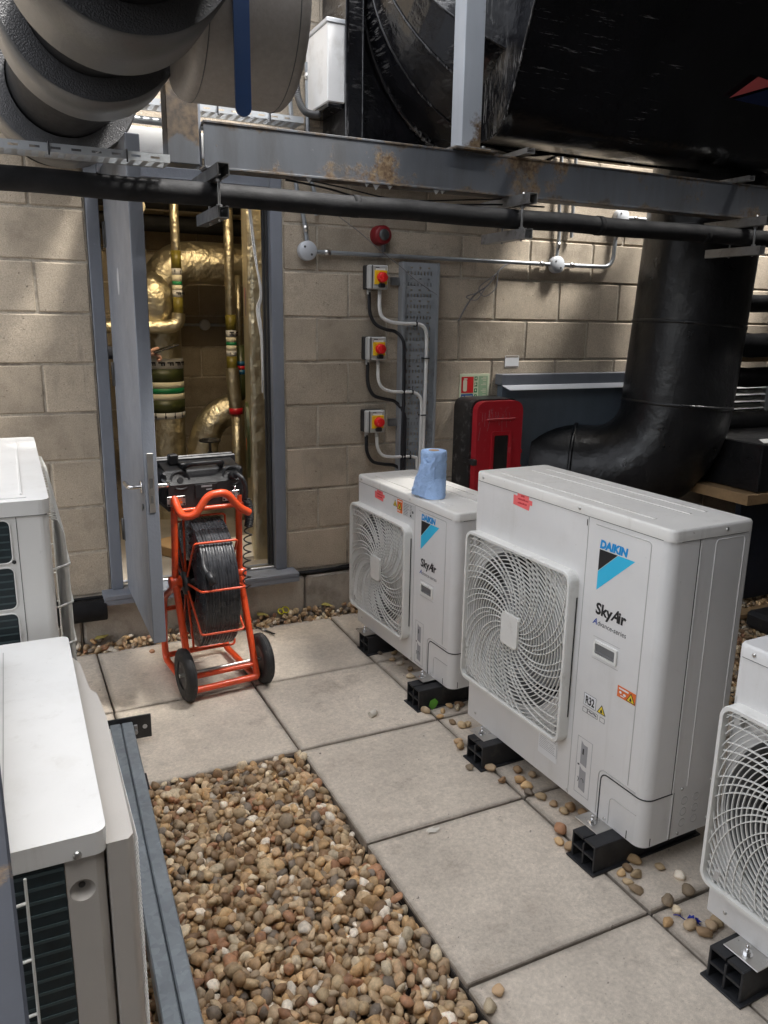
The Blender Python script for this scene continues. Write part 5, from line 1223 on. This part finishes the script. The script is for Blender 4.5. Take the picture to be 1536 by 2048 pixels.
# ------------------------------------------------------------------ overhead steel, pipes and ducts
bmr = thing('steel_beam', 'rust stained blue grey steel beam crossing overhead below the ducts', 'beam', (0, -.9, 2.222))
m = MB(); m.bb((-.015, 0, -.073), (4.3, .008, .073)); m.bb((-.015, -.003, .0731), (4.3, .075, .081), .001); m.bb((-.015, -.012, -.081), (4.3, .075, -.0731), .001); part('web', m, M['beam'], bmr)
m = MB(); m.bb((1.0, -.03, .0812), (1.20, .075, .089), .001); part('base_plate', m, M['beam'], bmr)
m = MB()
for x, s in ((.38, .012), (.62, .010), (.66, .016), (.72, .012), (.93, .014), (.96, .010)): m.add([(x - s, .0 - .004, -.0815), (x + s, -.004, -.0815), (x + s * .3, .02, -.083), (x, .0, -.0815 - s * 1.3)], [(0, 1, 3), (1, 2, 3), (2, 0, 3), (0, 2, 1)])
part('flaking_paint', m, M['white_lab'], bmr)
ps = thing('steel_post', 'pale grey steel post standing on the beam between the black ducts', 'post', (1.085, -.885, 2.3115), 0, 'steel posts meeting the beam')
m = MB(); m.bb((-.045, -.02, 0), (.045, -.012, 1.15), .0015); m.bb((-.045, -.012, 0), (-.037, .07, 1.15), .0015); m.bb((.037, -.012, 0), (.045, .07, 1.15), .0015); m.bb((-.036, .045, 0), (.036, .052, 1.15)); part('section', m, M['post'], ps)
m = MB(); m.bb((-.08, -.03, -.0005), (.09, .065, .006), .001); m.cyl((.066, -.005, .006), (.066, -.005, .018), .010, 6); part('foot_plate', m, M['zinc'], ps)
p2 = thing('steel_post', 'blue grey steel post at the left end of the beam below the insulated valve', 'post', (-.085, -.9, 2.15), 0, 'steel posts meeting the beam')
m = MB(); m.bb((-.060, -.004, -.0), (.052, .085, 1.2), .003); part('section', m, M['beam'], p2)
m = MB(); m.bb((.0535, .02, .0), (.066, .085, .30), .002); part('cleat', m, M['frame'], p2)
def pipe_x(name, x0, x1, y, z, r, mm, label, grp=None, joints=()):
    root = thing(name, label, 'pipe', (0, y, z), 0, grp)
    m = MB(); P = [(x0 + (x1 - x0) * i / 24, .004 * math.sin(i * 1.7), .003 * math.sin(i * 2.3 + 1)) for i in range(25)]; m.tube(P, r, 18); part('lagging', m, M[mm], root)
    if joints:
        for x in joints:
            m = MB(); m.cyl((x, 0, 0), (x + .03, 0, 0), r + .0025, 18); part('joint_tape', m, M[mm], root)
    return root
pipe_x('lagged_pipe', -2.2, 4.3, -.915, 2.052, .040, 'foam', 'long black foam lagged pipe slung under the steel beam', 'black lagged pipes', (.55, 1.75, 2.4))
m = MB(); m.tube(crom([(.30, -.86, 2.135), (.463, -.86, 2.118), (.60, -.86, 2.095), (.80, -.86, 2.085), (1.05, -.86, 2.098), (1.30, -.86, 2.115), (1.5, -.86, 2.12)], 6), .0042, 6)
m.tube(crom([(.36, -.85, 2.146), (.53, -.85, 2.128), (.80, -.85, 2.10), (1.17, -.85, 2.128), (1.3, -.85, 2.14)], 6), .003, 6); solo('hanging_cable', m, M['cable_b'], 'two thin black cables sagging between beam and lagged pipe', 'cable')
def channel_y(mb, x, z, y0, y1, w=.041, h=.041, t=.003, up=1):
    mb.bb((x - w / 2, y0, z), (x - w / 2 + t, y1, z + h)); mb.bb((x + w / 2 - t, y0, z), (x + w / 2, y1, z + h)); zb = z if up > 0 else z + h - t
    mb.bb((x - w / 2 + t, y0 + .0004, zb), (x + w / 2 - t, y1 - .0004, zb + t)); zl = z + h - t if up > 0 else z
    mb.bb((x - w / 2 + t, y0 + .0004, zl), (x - w / 2 + .011, y1 - .0004, zl + t)); mb.bb((x + w / 2 - .011, y0 + .0004, zl), (x + w / 2 - t, y1 - .0004, zl + t))
def hanger(x, label, mm, y0=-1.06, y1=-.70, top=False):
    root = thing('pipe_hanger', label, 'pipe hanger', (x, 0, 0), 0, 'channel and rod pipe hangers')
    m = MB(); channel_y(m, 0, 2.099, y0, y1 + .06, up=-1); part('upper_channel', m, M[mm], root)
    m = MB(); channel_y(m, 0, 1.962, y0 + .02, y1, up=1); part('lower_channel', m, M[mm], root)
    m = MB(); m.cyl((0, -.985, 1.955), (0, -.985, 2.15), .005, 8); m.cyl((0, -.985, 2.003), (0, -.985, 2.012), .011, 6, smooth=False); m.cyl((0, -.985, 2.088), (0, -.985, 2.097), .011, 6, smooth=False); part('threaded_rod', m, M['zinc'], root); m = MB(); m.cyl((0, -.84, 1.955), (0, -.84, 2.13), .005, 8); part('threaded_rod', m, M['zinc'], root)
    return root
hanger(.012, 'pipe hanger of channel and rod at the left end of the beam', 'zinc_dark')
hanger(1.30, 'pipe hanger of channel and rod near the middle of the beam', 'zinc')
hanger(2.68, 'pipe hanger of channel and rod at the right edge of the photo', 'zinc')
for x, lb in ((1.33, 'short channel offcut lying on top of the beam right of the post'), (2.62, 'short channel lying on the beam at the right edge')):
    m = MB(); channel_y(m, 0, 0, -.11, .10, .041, .022); o = solo('channel_offcut', m, M['zinc'], lb, 'steel channel', 'channel offcuts on the beam', (x, -.87, 2.3045))
def tray_x(x0, x1, y0, y1, z, label):
    root = thing('cable_tray', label, 'cable tray', (0, 0, 0), 0, 'perforated cable trays overhead')
    m = MB(TS); cells = []; n = int((x1 - x0) / .062)
    for k in range(n): cells.append((x0 + .012 + k * .062, x0 + .012 + k * .062 + .030, z + .009, z + .016))
    perf(m, x0, x1, z, z + .026, -y0, cells); part('side_flange', m, M['tray'], root)
    m = MB(Matrix(((1, 0, 0, 0), (0, 1, 0, 0), (0, 0, 1, z), (0, 0, 0, 1)))); cells = []
    for k in range(int((x1 - x0) / .040)):
        for r in range(4):
            yy = y0 + .012 + r * (y1 - y0 - .02) / 4; cells.append((x0 + .01 + k * .04, x0 + .01 + k * .04 + .022, yy, yy + .008))
    perf(m, x0, x1, y0 + .001, y1 - .001, 0, cells); part('bed', m, M['tray'], root)
    m = MB(); m.bb((x0, y1 - .001, z + .0002), (x1, y1, z + .026)); part('side_flange', m, M['tray'], root)
    for k in range(int((x1 - x0) / .24)):
        m = MB(); m.tube(roundpath([(x0 + .1 + k * .24, y0 - .004, z - .01), (x0 + .1 + k * .24, y0 - .004, z + .03), (x0 + .1 + k * .24, y0 + .06, z + .03)], .006, 3), .003, 5); part('cable_tie', m, M['cable_b'], root)
tray_x(-1.6, -.16, -1.02, -.90, 2.128, 'perforated tray at the left crossing below the big lagged duct')
tray_x(-.6, .62, -.17, -.05, 2.50, 'perforated tray fixed high on the wall above the door')
m = MB(); m.cyl((-1.2, -.075, 2.455), (.55, -.075, 2.455), .017, 12); solo('conduit', m, M['conduit'], 'level grey pipe on the wall above the door panel', 'conduit', 'electrical conduits')

# big lagged duct with three collars and the valve beside it
ld = thing('lagged_duct', 'big grey lagged duct with three thick collars overhead at upper left', 'duct', (0, 0, 0))
for (y0, y1, x, z, R) in ((-1.92, -1.60, -.40, 2.490, .262), (-1.32, -1.08, -.41, 2.481, .262), (-.62, -.38, -.45, 2.442, .262)):
    m = MB(); pr = [(R - .006, 0), (R, .004), (R, y1 - y0 - .004), (R - .006, y1 - y0)]; m.lathe(pr, (x, y0, z), (0, 1, 0), 72); bd = part('collar_band', m, M['lag_band'], ld)
    m = MB(); m.lathe([(R - .0062, 0.0), (R - .010, .0015), (.215, .012), (.190, .016)], (x, y0, z), (0, 1, 0), 72); part('collar_face', m, M['lag_face'], ld)
    m = MB(); m.lathe([(R - .0062, 0.0), (R - .010, -.0015), (.190, -.004)], (x, y1, z), (0, 1, 0), 72); part('collar_face', m, M['lag_face'], ld)
m = MB(); m.tube([(-.39, -2.7, 2.50), (-.40, -1.75, 2.490), (-.41, -1.2, 2.481), (-.45, -.5, 2.442), (-.47, -.02, 2.43)], .1905, 40); part('duct_wall', m, M['foam'], ld)
vl = thing('insulated_valve', 'beige grey lagged valve drum overhead with a hanging blue lever', 'valve', (0, -1.45, 2.478))
m = MB(); R = .25; m.lathe([(.20, 0), (.235, .004), (R - .003, .018), (R, .03), (R, .29), (R - .003, .302), (.235, .314), (.20, .318), (.0001, .318)], (-.205, 0, 0), (1, 0, 0), 64); m.lathe([(.2, 0), (.0001, .002)], (-.205, 0, 0), (1, 0, 0), 64); part('lagging', m, M['lag_body'], vl)
m = MB(); m.lathe([(R + .0005, .036), (R + .002, .0375), (R + .0005, .039)], (-.205, 0, 0), (1, 0, 0), 64); m.lathe([(R + .0005, .279), (R + .002, .2805), (R + .0005, .282)], (-.205, 0, 0), (1, 0, 0), 64); part('lagging_seam', m, M['lag_face'], vl)
m = MB(TS); m.prism([(x, z) for x, z in rr(.042, .80, .0205, 6, -.096, .062)], .262, .270); m.T = Matrix.Translation((-.096, -.262, .40)) @ Matrix(); m.cyl((0, 0, 0), (0, .03, 0), .02, 12); part('lever', m, M['lever_blue'], vl)

# black ducts
bd = thing('box_duct', 'huge glossy black taped duct hanging over the right half', 'duct', (0, 0, 0))
XL, XR = 1.235, 4.3
ys = [(-.85, 2.385), (-.62, 2.39), (-.62, 3.55), (-1.42, 3.55)]
m = MB(); nseg = 14
prof_d = crom([(-.62, 2.40, 0), (-.74, 2.383, 0), (-.835, 2.388, 0), (-.905, 2.43, 0), (-.965, 2.53, 0), (-1.08, 2.80, 0), (-1.25, 3.18, 0), (-1.42, 3.55, 0)], 5)
vs = []; nz = len(prof_d); nx = 34
for i in range(nx + 1):
    x = XL + (XR - XL) * i / nx
    for j, p in enumerate(prof_d):
        dd = .013 * noise.noise(Vector((x * 2.4, j * .23, 3.1))) * (1 if 0 < j and i > 0 else .2)
        vs.append((x, p.x - dd, p.y - dd * .4))
m.add(vs, [(i * nz + j, (i + 1) * nz + j, (i + 1) * nz + j + 1, i * nz + j + 1) for i in range(nx) for j in range(nz - 1)], True); part('front_face', m, M['duct_h'], bd)
m = MB(); m.add([(XL, *p) for p in ys] + [(XR, *p) for p in ys], [(1, 2, 6, 5), (2, 3, 7, 6), (4, 5, 6, 7)]); part('rear_face', m, M['duct'], bd)
m = MB(); m.add([(XL - .002, p.x, p.y) for p in prof_d] + [(XL - .002, -.62, 3.55)], [list(range(len(prof_d) + 1))]); part('end_face', m, M['duct_v'], bd)
m = MB(); m.tube([(XL, p.x, p.y) for p in prof_d], .005, 6); part('corner_bead', m, M['duct_v'], bd)
fr = lambda x, v: Vector((x, -.965 - .455 * (v - .125) / .875 - .020, 2.53 + 1.02 * (v - .125) / .875 - .008))
m = MB(); m.add([fr(2.36, .215), fr(2.48, .295), fr(2.62, .285)], [(0, 1, 2)]); part('red_sticker', m, M['red_lab'], bd)
m = MB(); m.add([fr(2.39, .212), fr(2.645, .283), fr(2.86, .265), fr(2.80, .205)], [(0, 1, 2, 3)]); part('blue_sticker', m, M['deep_blue'], bd)
ed = thing('gored_elbow', 'glossy black taped round elbow duct between the steel post and the white box', 'duct', (0, 0, 0))
ctr = Vector((1.60, -.25, 3.10)); rho, RE = .35, .73; rings = [0, 14, 28, 41]
def ering(al, rad, n=56):
    a = math.radians(al); c = Vector((1.60, -.25 - rho * math.sin(a), 3.10 + rho * (1 - math.cos(a)))); up = Vector((0, -math.sin(a), -math.cos(a))); e1 = Vector((1, 0, 0)); down = Vector((0, -math.sin(a), -math.cos(a)))
    return [c + e1 * math.cos(t) * rad + down * math.sin(t) * rad for t in [2 * PI * k / n for k in range(n)]]
m = MB(); n = 56; R0 = [p + Vector((0, .246, 0)) for p in ering(0, RE)]; allr = [R0] + [ering(a, RE) for a in rings]
for k in range(len(allr) - 1): m.add(list(allr[k]) + list(allr[k + 1]), [(i, (i + 1) % n, n + (i + 1) % n, n + i) for i in range(n)], False if k else True)
m.add(list(allr[-1]), [list(range(n))]); part('duct_wall', m, M['duct'], ed)
m = MB()
for k, a in enumerate(rings): m.tube(ering(a, RE + .002), .006 if k else .016, 6, True)
part('seam_bead', m, M['duct_v'], ed)
pb = thing('plenum_box', 'flat black duct box on the wall behind the gored elbow', 'duct', (0, 0, 0))
m = MB(); m.bb((.776, -.30, 2.395), (.862, -.004, 3.29), .004); m.bb((.863, -.235, 2.385), (1.75, -.004, 3.29), .004); part('casing', m, M['duct'], pb)
m = MB(); m.bb((.772, -.308, 2.39), (.790, -.30, 3.29), .002); m.bb((.855, -.308, 2.39), (.866, -.2995, 3.29), .002); part('flange', m, M['duct_v'], pb)
ab = thing('actuator_box', 'white metal box fixed to the left side of the black plenum', 'box', (0, 0, 0))
m = MB(); m.bb((.690, -.295, 2.575), (.7755, -.012, 2.895), .004); part('casing', m, M['whitepanel'], ab)
m = MB(); m.bb((.684, -.30, 2.895), (.7755, -.012, 2.915), .003); part('lid', m, M['jbox'], ab)
m = MB(); m.bb((.695, -.285, 2.555), (.7755, -.012, 2.5745), .002); part('base', m, M['duct'], ab)
m = MB(); P = crom([(.615, -.06, 2.80), (.608, -.10, 2.70), (.610, -.13, 2.61), (.635, -.15, 2.555), (.685, -.16, 2.545), (.70, -.16, 2.553)], 10); m.tube(P, .014, 10)
for i in range(2, len(P) - 2, 1): m.tube([P[i] - (P[i + 1] - P[i]).normalized() * .003, P[i] + (P[i + 1] - P[i]).normalized() * .003], .0165, 10)
solo('flexible_conduit', m, M['zinc_dark'], 'ribbed grey flexible conduit looping under the white box', 'conduit')

# ------------------------------------------------------------------ dim corner at the right
lv = thing('louvre_panel', 'white slatted louvre on the wall at the far right', 'louvre', (0, 0, 0))
m = MB(); m.bb((3.60, -.03, .80), (4.12, -.004, 1.33), .002); part('backing', m, M['seam'], lv)
m = MB(); m.bb((4.03, -.07, .80), (4.12, -.031, 1.33), .002); m.bb((3.56, -.07, .80), (3.599, -.031, 1.33), .002); part('side_frame', m, M['jbox'], lv)
for k in range(11):
    m = MB(); z = .825 + k * .047; m.add([(3.60, -.034, z + .03), (4.03, -.034, z + .03), (4.03, -.068, z), (3.60, -.068, z), (3.60, -.034, z + .034), (4.03, -.034, z + .034), (4.03, -.068, z + .004), (3.60, -.068, z + .004)], [(0, 1, 2, 3), (4, 7, 6, 5), (3, 2, 6, 7), (0, 4, 5, 1), (0, 3, 7, 4), (1, 5, 6, 2)]); part('slat', m, M['louvre'], lv)
pipe_x('lagged_pipe', 3.2, 5.2, -.30, 1.755, .054, 'foam', 'upper black pipe at the far right behind the tall duct', 'black lagged pipes')
pipe_x('lagged_pipe', 3.2, 5.2, -.32, 1.50, .075, 'foam', 'second black pipe at the far right above the timber strip', 'black lagged pipes')
pipe_x('lagged_pipe', 3.2, 5.2, -.32, 1.30, .062, 'foam', 'black pipe at the far right just below the timber strip', 'black lagged pipes')
pipe_x('lagged_pipe', 3.2, 5.2, -.32, 1.00, .085, 'foam', 'lowest black pipe at the far right crossing the louvre', 'black lagged pipes')
m = MB(); m.bb((3.3, -.30, 1.395), (5.0, -.26, 1.425), .002); solo('timber_strip', m, M['wood'], 'thin timber strip at the far right between two black pipes', 'timber', 'timber strips in the dim corner')
m = MB(); m.cyl((3.70, -.002, 1.70), (3.70, -.05, 1.70), .035, 18, ch=.004); solo('red_button', m, M['red'], 'small red round button on the far right wall', 'button')
bx = thing('duct_box', 'dark box duct with a worn pale label at the far right', 'duct', (0, 0, 0))
m = MB(); m.bb((2.98, -.95, .72), (4.6, -.35, .99), .006); part('casing', m, M['pipe'], bx)
m = MB(); m.add([(3.02, -.92, .9915), (3.55, -.92, .9915), (3.55, -.80, .9915), (3.12, -.80, .9915)], [(0, 1, 2, 3)]); wl_ = part('worn_label', m, M['silver_lab'], bx)
m = MB(); m.bb((2.9, -.96, .655), (4.6, -.5, .715), .003); solo('timber_strip', m, M['wood'], 'broad timber board under the dark box duct at right', 'timber', 'timber strips in the dim corner')
m = MB(); m.bb((3.05, -.80, .02), (4.6, -.76, .65), .003); solo('dark_board', m, M['navy_panel'], 'dark navy board standing below the timber board at right', 'board')
m = MB(); m.bb((2.9, -1.0, .0), (4.2, -.93, .03), .003); solo('timber_strip', m, M['wood'], 'timber plank lying on the gravel at the far right', 'timber', 'timber strips in the dim corner')
m = MB(); m.bb((2.85, -1.25, .0), (3.1, -1.08, .10), .02); solo('rubble_lump', m, M['rubber'], 'black lump lying on the gravel behind the largest unit', 'debris')
m = MB(); m.bb((4.62, -6.0, -.05), (4.75, -.02, 3.3)); struct('side_wall', m, M['blocker'])  # unseen wall, added to close off sky light from the right
m = MB(); m.bb((-5.0, -4.75, -.05), (4.6, -4.6, 4.6)); struct('added_rear_blocker', m, M['blocker'])  # unseen wall, added behind the camera to block light from there
m = MB(); m.bb((.45, -4.59, 4.5), (4.6, -1.9, 4.61)); m.bb((1.40, -4.58, 3.1), (4.6, -1.44, 3.2)); struct('added_roof_blocker', m, M['blocker'])  # unseen slabs, added overhead to hold back sun and sky

# ------------------------------------------------------------------ odds and ends on the ground
PB = [MB() for _ in range(6)]; PM = []
for k in range(6):
    vs, fs = PS2[k + 3]; mb = MB(); mb.add([tuple(p) for p in vs], [tuple(int(i) for i in f) for f in fs], True); PM.append(mb.mesh('pebble', M['pebble']))
def pebbles(pts, label, grp, z0=0.0):
    for (x, y) in pts:
        o = link('pebble', PM[RND.randrange(6)]); L = RND.uniform(.017, .025); b = L * RND.uniform(.6, .85); c = L * RND.uniform(.5, .7)
        o.scale = (L, b, c); o.rotation_euler = (RND.gauss(0, .15), RND.gauss(0, .15), RND.uniform(0, 6.3)); o.location = (x, y, z0 + c * .93)
        o['label'] = label; o['category'] = 'pebble'; o['group'] = grp
pebbles([(.808, -.492), (.846, -.562), (.836, -.631), (.86, -.725), (.874, -.781), (.858, -.929), (.90, -.66), (.93, -.74), (.89, -.86), (.95, -.60), (.98, -.82)], 'loose brown pebble beneath the smaller logo unit between its rubber blocks', 'pebbles under the smaller unit')
pebbles([(.762, -1.253), (.831, -1.278), (.796, -1.319), (.901, -1.284), (.925, -1.26), (.88, -1.25)], 'loose pebble just in front of the near block of the smaller unit', 'pebbles by the near block of the smaller unit')
pebbles([(.823, -1.377), (.839, -1.42), (.868, -1.423), (.766, -1.525), (.752, -1.56), (.711, -1.699), (.776, -1.74)], 'loose pale pebble around the far block of the largest unit', 'pebbles by the far block of the largest unit')
pebbles([(.773, -1.822), (.862, -1.793), (.832, -1.889), (.895, -1.834), (.829, -1.851), (.817, -1.925), (.841, -1.966), (.858, -2.015), (.863, -2.066), (.893, -2.061), (.917, -2.097), (.785, -2.146), (.752, -2.185), (.765, -2.226)], 'loose brown pebble in the line beneath the front of the largest unit', 'pebbles under the largest unit')
pebbles([(.833, -2.385), (.863, -2.378), (.905, -2.359), (.865, -2.413), (.824, -2.422), (.82, -2.462), (.959, -2.413), (.983, -2.468), (.962, -2.524)], 'loose pebble on the slab between the largest unit and the edge unit', 'pebbles between the two near units')
pebbles([(.871, -2.535), (.866, -2.572), (.810, -2.595), (.86, -2.628), (.872, -2.668), (.908, -2.658), (.936, -2.653), (.97, -2.92), (.93, -2.95), (.99, -2.96)], 'loose pebble near the blue scrap beside the right edge unit', 'pebbles by the edge unit')
pebbles([(.254, -2.598)], 'lone dark pointed pebble lying on the slab right of the gravel corner', 'stray pebbles'); pebbles([(.206, -2.632)], 'lone round tan pebble on the slab edge beside the gravel', 'stray pebbles'); pebbles([(-.2, -.20)], 'lone dark pebble on the shaded slab by the open door', 'stray pebbles', .012)
lf_ = thing('leaf', 'small bright green leaf standing by the near block of the smaller unit', 'leaf', (.800, -1.245, .0), .4)
m = MB(); m.add([(0, 0, .002), (.012, -.012, .02), (.016, -.018, .042), (.004, -.008, .058), (-.014, .002, .05), (-.016, .008, .024), (.001, -.012, .03)], [(0, 1, 6), (1, 2, 6), (2, 3, 6), (3, 4, 6), (4, 5, 6), (5, 0, 6)], True); part('blade', m, M['leaf'], lf_)
def dry(x, y, z, label):
    m = MB(); m.add([(-.035, 0, 0), (-.01, .022, .006), (.03, .018, .0), (.042, -.004, .008), (.01, -.02, .004), (0, 0, .012)], [(0, 1, 5), (1, 2, 5), (2, 3, 5), (3, 4, 5), (4, 0, 5)]); o = solo('dry_leaf', m, M['leaf_dry'], label, 'leaf', 'fallen yellow leaves', (x, y, z)); o.rotation_euler = (0, 0, RND.uniform(0, 6))
dry(-.42, -.062, .075, 'yellowed dead leaf on the dark gravel left of the door'); dry(.41, -.06, .070, 'yellow green dead leaf on the gravel right of the reel cart'); dry(.78, -.055, .07, 'yellowish leaf in the gravel strip near the smaller unit')
m = MB()
for (cx_, r) in ((-.016, .017), (.018, .020)): m.tube([(cx_ + r * math.cos(t), r * .8 * math.sin(t), .012 + .008 * math.sin(t)) for t in [k * PI / 8 for k in range(16)]], .0036, 6, True)
solo('cable_tag', m, M['yellow_tag'], 'bright yellow double ring tag on the gravel strip by the wall', 'tag', None, (.518, -.055, .066)).rotation_euler = (.3, 0, .4)
m = MB(); m.bb((-.006, -.075, .001), (.006, .045, .004), .0005); m.bb((-.004, .045, .001), (.004, .085, .003)); lg = solo('cable_lug', m, M['seam'], 'black flat strap with a bright washer on the slab by the gravel strip', 'strap', None, (.385, -.165, .023)); lg.rotation_euler = (0, 0, .42)
m = MB(); m.lathe([(.006, 0), (.006, .003), (.014, .003), (.014, 0)], (0, .01, .004), (0, 0, 1), 18); part('washer', m, M['steel'], lg)
m = MB()
for k in range(7):
    a = k * .9; m.add([(0, 0, .006), (.022 * math.cos(a), .022 * math.sin(a), .012 + .006 * (k % 3)), (.030 * math.cos(a + .4), .030 * math.sin(a + .4), .004), (.012 * math.cos(a + .7), .012 * math.sin(a + .7), .016)], [(0, 1, 2), (0, 2, 3)])
m.tube(crom([(0, 0, .006), (-.03, .02, .01), (-.05, .035, .025), (-.055, .055, .012)]), .002, 5); solo('plastic_scrap', m, M['blue_scrap'], 'crumpled dark blue plastic scrap among pebbles by the edge unit', 'scrap', None, (.885, -2.622, .001)).scale = (.72, .72, .72)
m = MB(); m.cyl((0, 0, .014), (.03, .012, .016), .013, 10); solo('paper_stub', m, M['paper'], 'small pale cork like stub on the slab before the smaller unit', 'litter', None, (.528, -1.20, .001))
m = MB()
for k in range(6): m.add([(RND.uniform(-.03, .03), RND.uniform(-.015, .015), .002), (RND.uniform(-.03, .03), RND.uniform(-.015, .015), .003), (RND.uniform(-.03, .03), RND.uniform(-.015, .015), .005)], [(0, 1, 2)])
solo('paper_flakes', m, M['paper'], 'tiny white paper flakes on the slab joint in mid floor', 'litter', None, (.411, -1.967, .001))
m = MB(); m.cyl((-1.8, -.075, .232), (-.385, -.075, .225), .052, 18, ch=.004); dp = solo('drain_pipe', m, M['foam'], 'dark pipe lying along the kerb left of the door', 'pipe')

# ------------------------------------------------------------------ person behind the door holding a phone
pr_ = thing('person', 'person mostly hidden by the door, one hand holding a dark phone', 'person', (-.36, 1.02, .28), 0)
def skin(name, verts, edges, mm, lev=2):
    me = bpy.data.meshes.new(name); me.from_pydata([v[:3] for v in verts], edges, []); o = link(name, me, pr_); me.materials.append(M[mm])
    sk = o.modifiers.new('skin', 'SKIN'); lay = me.skin_vertices[0].data
    for i, v in enumerate(verts): lay[i].radius = (v[3], v[4] if len(v) > 4 else v[3]); lay[i].use_root = (i == 0)
    sk.use_smooth_shade = True; sb = o.modifiers.new('sub', 'SUBSURF'); sb.levels = lev; sb.render_levels = lev
    return o
V = [(0, 0, .98, .15, .11), (0, 0, 1.16, .13, .10), (0, 0, 1.32, .155, .105), (0, 0, 1.42, .12, .09), (.02, 0, 1.50, .055), (.035, 0, 1.57, .060), (.04, 0, 1.68, .078), (.035, 0, 1.76, .055),
     (0, -.17, 1.41, .055), (.03, -.22, 1.16, .045), (.25, -.13, 1.12, .036), (.375, -.08, 1.125, .027), (0, .17, 1.41, .055), (.0, .23, 1.14, .042), (.05, .24, .90, .033), (.06, .24, .80, .03),
     (0, -.09, .90, .095), (.01, -.10, .50, .062), (0, -.10, .10, .042), (.06, -.10, .035, .036), (.15, -.10, .025, .03), (0, .09, .90, .095), (.01, .10, .50, .062), (0, .10, .10, .042), (.06, .10, .035, .036), (.15, .10, .025, .03)]
E_ = [(0, 1), (1, 2), (2, 3), (3, 4), (4, 5), (5, 6), (6, 7), (3, 8), (8, 9), (9, 10), (10, 11), (3, 12), (12, 13), (13, 14), (14, 15), (0, 16), (16, 17), (17, 18), (18, 19), (19, 20), (0, 21), (21, 22), (22, 23), (23, 24), (24, 25)]
skin('body', V, E_, 'cloth')
hx, hy, hz = .40, -.070, 1.125
skin('hand', [(hx - .045, hy, hz, .026, .022), (hx + .005, hy, hz, .030, .020), (hx + .045, hy, hz + .004, .032, .018)], [(0, 1), (1, 2)], 'skin')
for k in range(4):
    oy = -.03 + k * .02; L = (.9, 1.05, 1, .8)[k]
    skin('finger', [(hx + .035, hy + oy * .8, hz - .004, .0098), (hx + .062, hy + oy, hz - .018 * L, .0095), (hx + .066, hy + oy, hz - .036 * L, .0085), (hx + .046, hy + oy, hz - .044 * L, .0075)], [(0, 1), (1, 2), (2, 3)], 'skin')
skin('thumb', [(hx + .0, hy - .018, hz + .008, .012), (hx + .03, hy - .022, hz + .026, .0105), (hx + .062, hy - .012, hz + .032, .009)], [(0, 1), (1, 2)], 'skin')
m = MB(Matrix.Translation((.04, 0, 1.68))); m.lathe([(.0001, -.115), (.05, -.10), (.072, -.05), (.082, .02), (.078, .07), (.045, .108), (.0001, .118)], (.004, 0, 0), (0, 0, 1), 24)
m.lathe([(.0001, 0), (.014, .004), (.010, .02), (.0001, .03)], (.070, 0, -.02), (1, 0, .1), 10); m.lathe([(.0001, -.028), (.014, 0), (.0001, .03)], (.0, -.084, -.01), (0, 0, 1), 8); m.lathe([(.0001, -.028), (.014, 0), (.0001, .03)], (.0, .084, -.01), (0, 0, 1), 8); part('head', m, M['skin'], pr_)
m = MB(Matrix.Translation((.04, 0, 1.68))); m.lathe([(.086, .03), (.084, .075), (.052, .116), (.0001, .127)], (-.006, 0, 0), (-.25, 0, 1), 24); m.lathe([(.0001, -.07), (.05, -.05), (.078, .0), (.08, .05)], (-.022, 0, 0), (-.05, 0, 1), 24); part('hair', m, M['hair'], pr_)
m = MB(Matrix.Translation((.04, 0, 1.68)))
for s in (-1, 1): m.lathe([(.0001, 0), (.009, .002), (.0001, .006)], (.078, s * .03, .01), (1, 0, 0), 8)
m.bb((.066, -.022, -.062), (.072, .022, -.056)); part('eyes_and_mouth', m, M['hair'], pr_)
ph = thing('phone', 'dark phone held up by the hand at the door edge', 'phone', (hx - .36 + .095, hy + 1.02 - .004, hz + .28 + .028), .15)
m = MB(); m.box((0, 0, 0), (.155, .074, .009), .003); o = part('case', m, M['case'], ph); o.rotation_euler = (0, -.30, 0)
m = MB(); m.bb((-.073, -.034, .0046), (.073, .034, .0052)); o = part('screen', m, M['pane_dark'], ph); o.rotation_euler = (0, -.30, 0)
